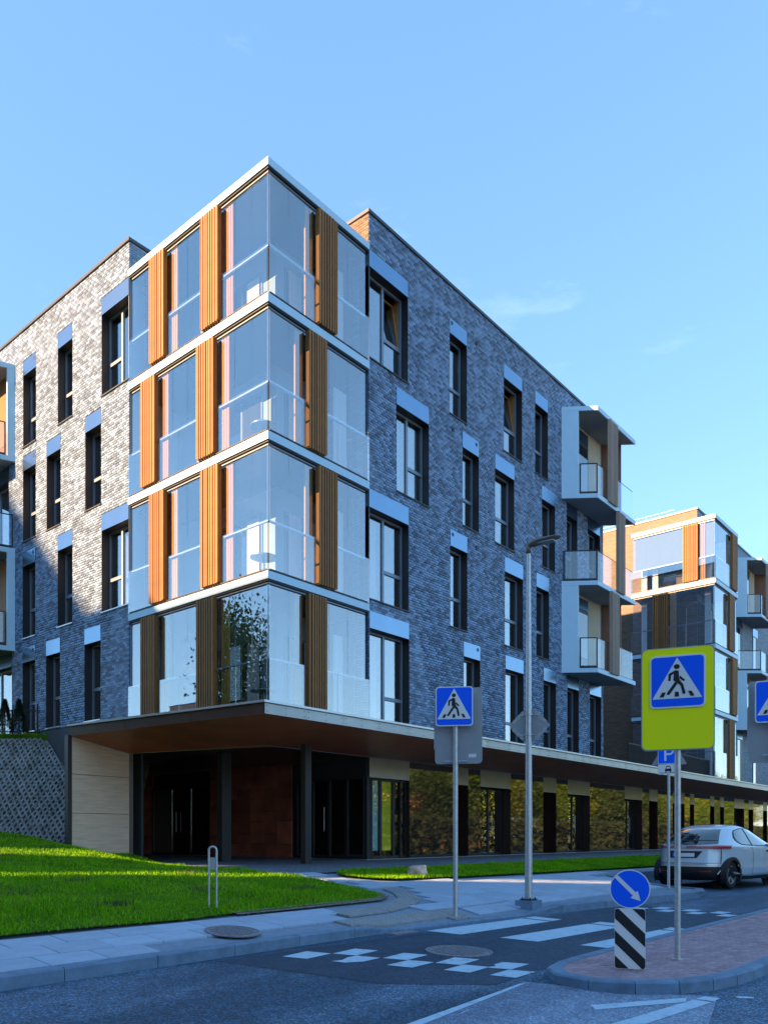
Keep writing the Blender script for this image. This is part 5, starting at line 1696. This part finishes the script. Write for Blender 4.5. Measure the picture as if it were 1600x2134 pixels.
# ------------------------------------------------------------------ silver hatchback
def make_car(loc, heading, scale):
    root = thing('hatchback', loc, 'silver hatchback with full width red rear light bar, parked beside the pavement', 'car', None, heading)
    root.scale = (scale,) * 3
    # horizontal slices: z, x_rear, x_front, half width, corner exponent
    SL = [(.18, .14, 4.08, .78, 3.6), (.24, .07, 4.16, .835, 4.0), (.34, .015, 4.22, .865, 4.0), (.46, 0.0, 4.24, .878, 4.0), (.58, .015, 4.22, .88, 4.0), (.70, .035, 4.16, .88, 4.0), (.80, .045, 4.05, .876, 4.0),
          (.88, .05, 3.80, .868, 4.0), (.94, .06, 3.45, .855, 4.2), (.99, .10, 3.28, .835, 4.2), (1.04, .17, 3.14, .80, 4.0), (1.12, .29, 2.95, .755, 3.6), (1.20, .42, 2.76, .71, 3.4), (1.28, .57, 2.56, .66, 3.2), (1.35, .74, 2.34, .61, 3.0), (1.40, .94, 2.10, .56, 2.8), (1.435, 1.18, 1.88, .47, 2.6), (1.452, 1.45, 1.62, .25, 2.4)]
    zs = [s[0] for s in SL]
    def sl(z):
        return [float(np.interp(z, zs, [s[k] for s in SL])) for k in range(1, 5)]
    NT, NZ = 96, 64
    Z = [.18 + (1.452 - .18) * i / NZ for i in range(NZ + 1)]
    def pt(t, z, off=0.0):
        xr, xf, w, e = sl(z)
        cx, a = (xr + xf) / 2, (xf - xr) / 2 + off
        c, s = math.cos(t), math.sin(t)
        X = cx + a * math.copysign(abs(c) ** (2 / e), c)
        # rear and front taper in plan
        Y = (w + off) * math.copysign(abs(s) ** (2 / e), s)
        u = (X - cx) / a
        Y *= 1 - .07 * max(0, u) ** 3 - .05 * max(0, -u) ** 4
        X += .06 * (Y / w) ** 2 * (1 if u < 0 else -1.6) * abs(u) ** 6
        return Vector((X, Y, z))
    T = [2 * math.pi * i / NT for i in range(NT)]
    # concentrate samples at the corners
    grid = [[pt(t, z) for t in T] for z in Z]
    wheels = [(.70, -1), (.70, 1), (3.33, -1), (3.33, 1)]
    bm = bmesh.new()
    V = [[bm.verts.new(p) for p in row] for row in grid]
    for i in range(NZ):
        for j in range(NT):
            k = (j + 1) % NT
            c = (grid[i][j] + grid[i][k] + grid[i + 1][j] + grid[i + 1][k]) / 4
            if abs(c.y) > .6 and any((c.x - wx) ** 2 + (c.z - .31) ** 2 < .335 ** 2 for wx in (.70, 3.33)): continue
            bm.faces.new((V[i][j], V[i][k], V[i + 1][k], V[i + 1][j]))
    bm.faces.new(V[NZ])
    bmesh.ops.delete(bm, geom=[v for v in bm.verts if not v.link_faces], context='VERTS')
    bmesh.ops.recalc_face_normals(bm, faces=bm.faces[:])
    me = bpy.data.meshes.new('body'); bm.to_mesh(me); bm.free(); me.materials.append(M['carpaint'])
    for p in me.polygons: p.use_smooth = True
    body = put('body', me, root, False)
    mod = body.modifiers.new('s', 'SUBSURF'); mod.levels = 1; mod.render_levels = 1
    def patch(name, mat, t0, t1, z0, z1, off=.006, nt=24, nz=10, shape=None, parent=body, zfun=None):
        """panel that follows the body between plan angles and heights"""
        vs = []
        for i in range(nz + 1):
            for j in range(nt + 1):
                a = j / nt; b = i / nz
                t = t0 + (t1 - t0) * a
                za, zb_ = (z0, z1) if zfun is None else zfun(a)
                vs.append(pt(t, za + (zb_ - za) * b, off))
        fs = [(i * (nt + 1) + j, i * (nt + 1) + j + 1, (i + 1) * (nt + 1) + j + 1, (i + 1) * (nt + 1) + j) for i in range(nz) for j in range(nt)]
        mb = MB(); mb.add(vs, fs, True)
        return put(name, mb.mesh(name, M[mat]), parent, False)
    def tx(X, side, z=.8):
        """plan angle whose point has the given x on the given side (-1 right)"""
        lo, hi = 0.0, math.pi
        for _ in range(18):
            mid = (lo + hi) / 2
            if pt(side * mid, z).x > X: lo = mid
            else: hi = mid
        return side * lo
    def ty(Y, z):
        """plan angle at the rear for lateral position Y"""
        lo, hi = math.pi / 2, 1.5 * math.pi
        for _ in range(18):
            mid = (lo + hi) / 2
            if pt(mid, z).y > Y: lo = mid
            else: hi = mid
        return lo
    def rear(name, mat, y0, y1, z0, z1, off=.006, top=None, bow=0.0, parent=body, nz=8):
        """panel on the tail between lateral positions"""
        nt = 28; vs = []
        for i in range(nz + 1):
            b = i / nz
            for j in range(nt + 1):
                a = j / nt
                s = 1 - (2 * a - 1) ** 2
                za = z0 - bow * s; zt = z1
                z = za + (zt - za) * b
                ya, yb = y0, y1
                if top is not None:
                    ya, yb = y0 + (top[0] - y0) * b, y1 + (top[1] - y1) * b
                vs.append(pt(ty(ya + (yb - ya) * a, z), z, off))
        fs = [(i * (nt + 1) + j, i * (nt + 1) + j + 1, (i + 1) * (nt + 1) + j + 1, (i + 1) * (nt + 1) + j) for i in range(nz) for j in range(nt)]
        mb = MB(); mb.add(vs, fs, True)
        o = put(name, mb.mesh(name, M[mat]), parent, False)
        return o
    rear('rear_window', 'carglass', -.66, .66, 1.005, 1.335, .006, (-.48, .48), .02)
    rear('wiper_line', 'carblack', -.60, .60, 1.075, 1.092, .010)
    lb_ = rear('light_bar', 'palered', -.80, .80, .905, .968, .012)
    rear('tail_light', 'redlight', .52, .81, .90, .972, .016); rear('tail_light', 'redlight', -.81, -.60, .90, .972, .016)
    rear('hatch_gap', 'carblack', -.72, .72, .575, .583, .007)
    for q in (-.72, .712): rear('hatch_gap', 'carblack', q, q + .009, .58, .90, .007)
    rear('badge', 'rim', -.06, .06, .915, .955, .018)
    rear('plate_recess', 'carblack', -.30, .30, .69, .845, .008, (-.42, .42))
    pl = rear('number_plate', 'signwhite', -.255, .255, .715, .80, .014); rear('plate_band', 'blue', .215, .255, .717, .798, .017)
    rear('bumper_line', 'rim', -.80, .80, .545, .56, .012, None, .0)
    rear('lower_bumper', 'carblack', -.84, .84, .19, .50, .012)
    rear('reflector', 'redlight', .36, .58, .385, .41, .018); rear('reflector', 'redlight', -.58, -.36, .385, .41, .018)
    for s_ in (-1, 1):
        mb = MB()
        tri = [(.84 * s_, .33), (.66 * s_, .33), (.72 * s_, .44)]
        P = [pt(ty(a, b), b, .020) for a, b in tri]
        mb.path(P + [P[0]], .011, 6)
        put('exhaust_trim', mb.mesh('exhaust_trim', M['rim']), body, False)
    # side glass, pillars, sills, door lines, arches, handles, mirrors for both sides
    for sd_ in (-1, 1):
        def side(name, mat, pts, off=.007, parent=body):
            """strip between a lower and an upper line, each given as (x, z)"""
            (x0, za0, zb0), (x1, za1, zb1) = pts[0], pts[-1]
            n = 20; vs = []
            xs = [p[0] for p in pts]
            for j in range(n + 1):
                X = x0 + (x1 - x0) * j / n
                a = float(np.interp(X, xs, [p[1] for p in pts])); b = float(np.interp(X, xs, [p[2] for p in pts]))
                for i in range(7):
                    z = a + (b - a) * i / 6
                    vs.append(pt(tx(X, sd_, z), z, off))
            fs = [(j * 7 + i, (j + 1) * 7 + i, (j + 1) * 7 + i + 1, j * 7 + i + 1) for j in range(n) for i in range(6)]
            if sd_ > 0: fs = [tuple(reversed(f)) for f in fs]
            mb = MB(); mb.add(vs, fs, True)
            return put(name, mb.mesh(name, M[mat]), parent, False)
        side('window_surround', 'carblack', [(.95, 1.08, 1.15), (1.10, .985, 1.30), (1.5, .965, 1.365), (2.0, .95, 1.36), (2.5, .95, 1.25), (3.0, .95, 1.0)], .004)
        side('side_window', 'carglass', [(1.02, 1.08, 1.17), (1.14, 1.005, 1.285), (1.40, .985, 1.335), (1.62, .985, 1.345)], .009)
        side('side_window', 'carglass', [(1.70, .98, 1.345), (2.0, .97, 1.335), (2.45, .97, 1.225), (2.85, .97, 1.045)], .009)
        side('sill', 'carblack', [(1.12, .185, .265), (2.0, .185, .27), (2.91, .185, .265)], .010)
        side('sill_trim', 'rim', [(1.13, .275, .29), (2.0, .285, .30), (2.90, .275, .29)], .012)
        for xs_ in ((1.66, .30, .96), (2.88, .32, .93)):
            side('door_gap', 'carblack', [(xs_[0], xs_[1], xs_[2]), (xs_[0] + .012, xs_[1], xs_[2])], .0055)
        mb = MB(); c = pt(tx(2.52, sd_, .83), .83, .0); mb.tube(c + Vector((-.09, 0, 0)), c + Vector((.09, 0, 0)), .022, 8); put('door_handle', mb.mesh('door_handle', M['carblack']), body, False)
        mb = MB(); c = pt(tx(2.78, sd_, .98), .98, .0)
        bm = bmesh.new(); bmesh.ops.create_uvsphere(bm, u_segments=16, v_segments=10, radius=1)
        for v in bm.verts: v.co = Vector((v.co.x * .06 - .02 * (v.co.y), v.co.y * .10, v.co.z * .07)) + c + Vector((0, sd_ * .11, .03))
        me = bpy.data.meshes.new('mirror'); bm.to_mesh(me); bm.free(); me.materials.append(M['carblack'])
        for p in me.polygons: p.use_smooth = True
        put('mirror', me, body, False)
        for wx in (.70, 3.33):
            yo = sd_ * .815; ya = sd_ * .862
            # arch flange
            mb = MB(); n = 26
            for k in range(n):
                a0, a1 = math.pi * (-.14 + 1.28 * k / n), math.pi * (-.14 + 1.28 * (k + 1) / n)
                q = []
                for yy_ in (ya - sd_ * .14, ya - sd_ * .002):
                    for a, r in ((a0, .330), (a1, .330), (a1, .400), (a0, .400)): q.append((wx + r * math.cos(a), yy_, .31 + r * math.sin(a)))
                mb.hexa(q)
            o = put('wheel_arch', mb.mesh('wheel_arch', M['carblack']), body, False)
            mb = MB(); mb.tube((wx, yo - sd_ * .30, .31), (wx, yo - sd_ * .28, .31), .36, 24); put('arch_liner', mb.mesh('arch_liner', M['carblack']), body, False)
            # wheel
            n = 36; prof = [(.19, -.20), (.285, -.20), (.31, -.17), (.312, -.05), (.30, -.015), (.275, -.005), (.205, -.012)]
            vs = []
            for r, yy_ in prof:
                for k in range(n): vs.append((wx + r * math.cos(2 * math.pi * k / n), yo + sd_ * yy_, .31 + r * math.sin(2 * math.pi * k / n)))
            fs = [(a * n + k, a * n + (k + 1) % n, (a + 1) * n + (k + 1) % n, (a + 1) * n + k) for a in range(len(prof) - 1) for k in range(n)]
            mb = MB(); mb.add(vs, fs, True)
            wh = put('wheel', mb.mesh('wheel', M['tyre']), root, False)
            rm = MB(); n = 30
            for k in range(n):
                a0, a1 = 2 * math.pi * k / n, 2 * math.pi * (k + 1) / n
                q = []
                for yy_ in (yo - sd_ * .10, yo - sd_ * .012):
                    for a, r in ((a0, .185), (a1, .185), (a1, .21), (a0, .21)): q.append((wx + r * math.cos(a), yy_, .31 + r * math.sin(a)))
                rm.hexa(q)
            for k in range(5):
                a = 2 * math.pi * k / 5 + .3
                ca, sa = math.cos(a), math.sin(a); q = []
                for yy_ in (yo - sd_ * .07, yo - sd_ * .03):
                    for rr, ww in ((.03, -.035), (.19, -.026), (.19, .026), (.03, .035)): q.append((wx + rr * ca - ww * sa, yy_, .31 + rr * sa + ww * ca))
                rm.hexa(q)
            rm.tube((wx, yo - sd_ * .09, .31), (wx, yo - sd_ * .022, .31), .05, 14)
            put('rim', rm.mesh('rim', M['rim']), wh, False)
            mb = MB(); mb.tube((wx, yo - sd_ * .13, .31), (wx, yo - sd_ * .12, .31), .19, 24); put('brake_disc', mb.mesh('brake_disc', M['carblack']), wh, False)
    return root
make_car((8.62, -5.88, -.655), R(-7), 1.12)

# ------------------------------------------------------------------ things out of frame that shade the place and show in its glass
def block(loc, x0, x1, y0, y1, h, label):
    t = thing('apartment_block', loc, label, 'apartment building')
    mb = MB(); mb.box(x0, x1, y0, y1, -.9, h); mb.build('wall', M['farwall'], t)
    mb = MB(); mb.box(x0 - .1, x1 + .1, y0 - .1, y1 + .1, h, h + .12); mb.build('roof', M['coping'], t)
    for k in range(int((h - 1) / 3)):
        for yy_ in frange(y0 + 1.2, y1 - 2.2, 2.6):
            mb = MB(); mb.box(x1 - .05, x1 + .02, yy_, yy_ + 1.2, .8 + 3 * k, 2.5 + 3 * k); mb.build('window', M['carglass'], t)
block((-33, -8, -.9), -37, -30, -34, 9.35, 19.8, 'long brown brick block across the side street, behind the camera to the left')
block((-33, 18, -.9), -37, -30, 16.7, 20, 19.8, 'shorter brown brick block across the side street, past the sunlit gap')
mb = MB(); mb.box(-36.8, -30.2, 9.35, 12.5, 18.5, 19.5); mb.box(-36.8, -30.2, 12.5, 16.7, 15.9, 19.5); mb.box(-36.8, -30.2, 12.5, 12.85, -.9, 15.9)  # added unseen link and pier, shaped to trim the sun beam
mb.build('sun_slot_link', M['farwall'], bpy.data.objects['apartment_block.003'])
block((-62, 70, -.9), -66, -56, 58, 84, 19, 'distant brown block mirrored in the lower corner glazing')

hs = thing('house', (46, -27, -.9), 'pale orange house across the street, mirrored in the shop panels', 'house')
mb = MB(); mb.box(42, 50, -31, -24, -.9, 4.6); mb.build('wall', pmat('house_render', (0.62, 0.34, 0.20), .85), hs)
mb = MB(); mb.prism([(41.6, -31.4), (50.4, -31.4), (50.4, -23.6), (41.6, -23.6)], 4.6, 4.9); mb.build('roof', M['coping'], hs)
for yy_ in (-30, -27.5): 
    mb = MB(); mb.box(41.94, 42.02, yy_, yy_ + 1.3, .6, 2.2); mb.build('window', M['carglass'], hs)
def leaf_cloud(n, rx, rz, leaf, hollow=.45, seed=1):
    r = np.random.default_rng(seed)
    k = 26
    cl = r.normal(0, 1, (k, 3)); cl /= np.linalg.norm(cl, axis=1)[:, None]; cl *= r.uniform(.35, .95, k)[:, None]
    idx = r.integers(0, k, n)
    P = cl[idx] + r.normal(0, .17, (n, 3))
    P *= np.array([rx, rx, rz])
    N = r.normal(0, 1, (n, 3)); N /= np.linalg.norm(N, axis=1)[:, None]
    A = np.cross(N, r.normal(0, 1, (n, 3))); A /= np.linalg.norm(A, axis=1)[:, None]
    B = np.cross(N, A); s = leaf * r.uniform(.6, 1.3, n)[:, None]
    V = np.stack([P - A * s, P + B * s * .6, P + A * s, P - B * s * .6], 1)
    return V.reshape(-1, 3), np.arange(n * 4)
crowns = []
for sd_ in range(3):
    V, Fq = leaf_cloud(12000, 1.0, 1.0, .034, seed=11 + sd_)
    crowns.append(np_mesh('crown', V, Fq, 4, M[('leaf', 'leaf2', 'leaf3')[sd_]]))
V, Fq = leaf_cloud(26000, 1.0, 1.0, .024, seed=31)
crowns.append(np_mesh('crown', V, Fq, 4, M['leaf']))
def tree(x, y, h, r, k, label, group=None, zb=-.9):
    t = thing('tree', (x, y, zb), label, 'tree', group)
    mb = MB(); mb.tube((x, y, zb), (x, y, zb + h * .55), .16 + h * .008, 8, .10)
    for i in range(5):
        a = 6.283 * i / 5 + k; mb.tube((x, y, zb + h * (.34 + .04 * i)), (x + math.cos(a) * r * .6, y + math.sin(a) * r * .6, zb + h * (.58 + .05 * i)), .08, 6, .03)
    mb.build('trunk', M['bark'], t)
    o = put('crown', crowns[3 if k == 3 else k % 3], t, False); o.location = (0, 0, h * .62); o.scale = (r, r, h * .42); o.rotation_euler = (0, 0, k * 1.3)
    return t
GT = 'trees across the street'
lbl = 'sunlit yellow-green tree across the street, mirrored in the polished shop panels'
k = 0
for x in frange(14, 150, 5.4):
    tree(x + random.uniform(-1.5, 1.5), -21 - random.uniform(0, 3) - .05 * x, random.uniform(6.5, 8.0) if x < 45 else random.uniform(8, 11), random.uniform(3.2, 4.0), k if k != 3 else 1, lbl, GT); k += 1
for x in frange(20, 150, 8):
    tree(x, -30 - random.uniform(0, 4) - .05 * x, random.uniform(7.5, 9) if x < 50 else random.uniform(9, 12), random.uniform(4, 5), k if k != 3 else 1, lbl, GT); k += 1
tree(-14, 16.5, 12.6, 3.3, 3, 'leafy tree by the side street, mirrored in the lowest corner panes')
tw = thing('apartment_block', (-64, 40, -.9), 'added tall block out of view, its pitched roof end shaped to shade the left facade', 'apartment building')
mb = MB(); YZ = [(30.0, -.9), (30.0, 31.5), (38.2, 39.4), (60, 39.4), (60, -.9)]  # added unseen tower, roof slope shaped for the slanted shade edge
mb.add([(-66, a, b) for a, b in YZ] + [(-62, a, b) for a, b in YZ], [(0, 1, 2, 3, 4), (9, 8, 7, 6, 5)] + [(i, 5 + i, 5 + (i + 1) % 5, (i + 1) % 5) for i in range(5)])
mb.build('wall', M['farwall'], tw)
for k in range(10):
    for yy_ in frange(40, 57, 3.2):
        mb = MB(); mb.box(-62.05, -61.98, yy_, yy_ + 1.4, 1.2 + 3 * k, 2.9 + 3 * k); mb.build('window', M['carglass'], tw)
V, Fq = leaf_cloud(6000, 1, 1, .03, seed=5)
hv = np.random.default_rng(3); n = 30000
P = np.stack([hv.uniform(8, 150, n), -17.5 + hv.normal(0, .5, n), hv.uniform(-.9, 2.0, n)], 1)
A = hv.normal(0, .12, (n, 3)); B = hv.normal(0, .12, (n, 3))
me = np_mesh('hedge', np.stack([P - A, P - B, P + A, P + B], 1).reshape(-1, 3), np.arange(n * 4), 4, M['conifer'])
tag(put('hedge', me), 'low hedge in front of the trees across the street', 'hedge', kind='stuff')
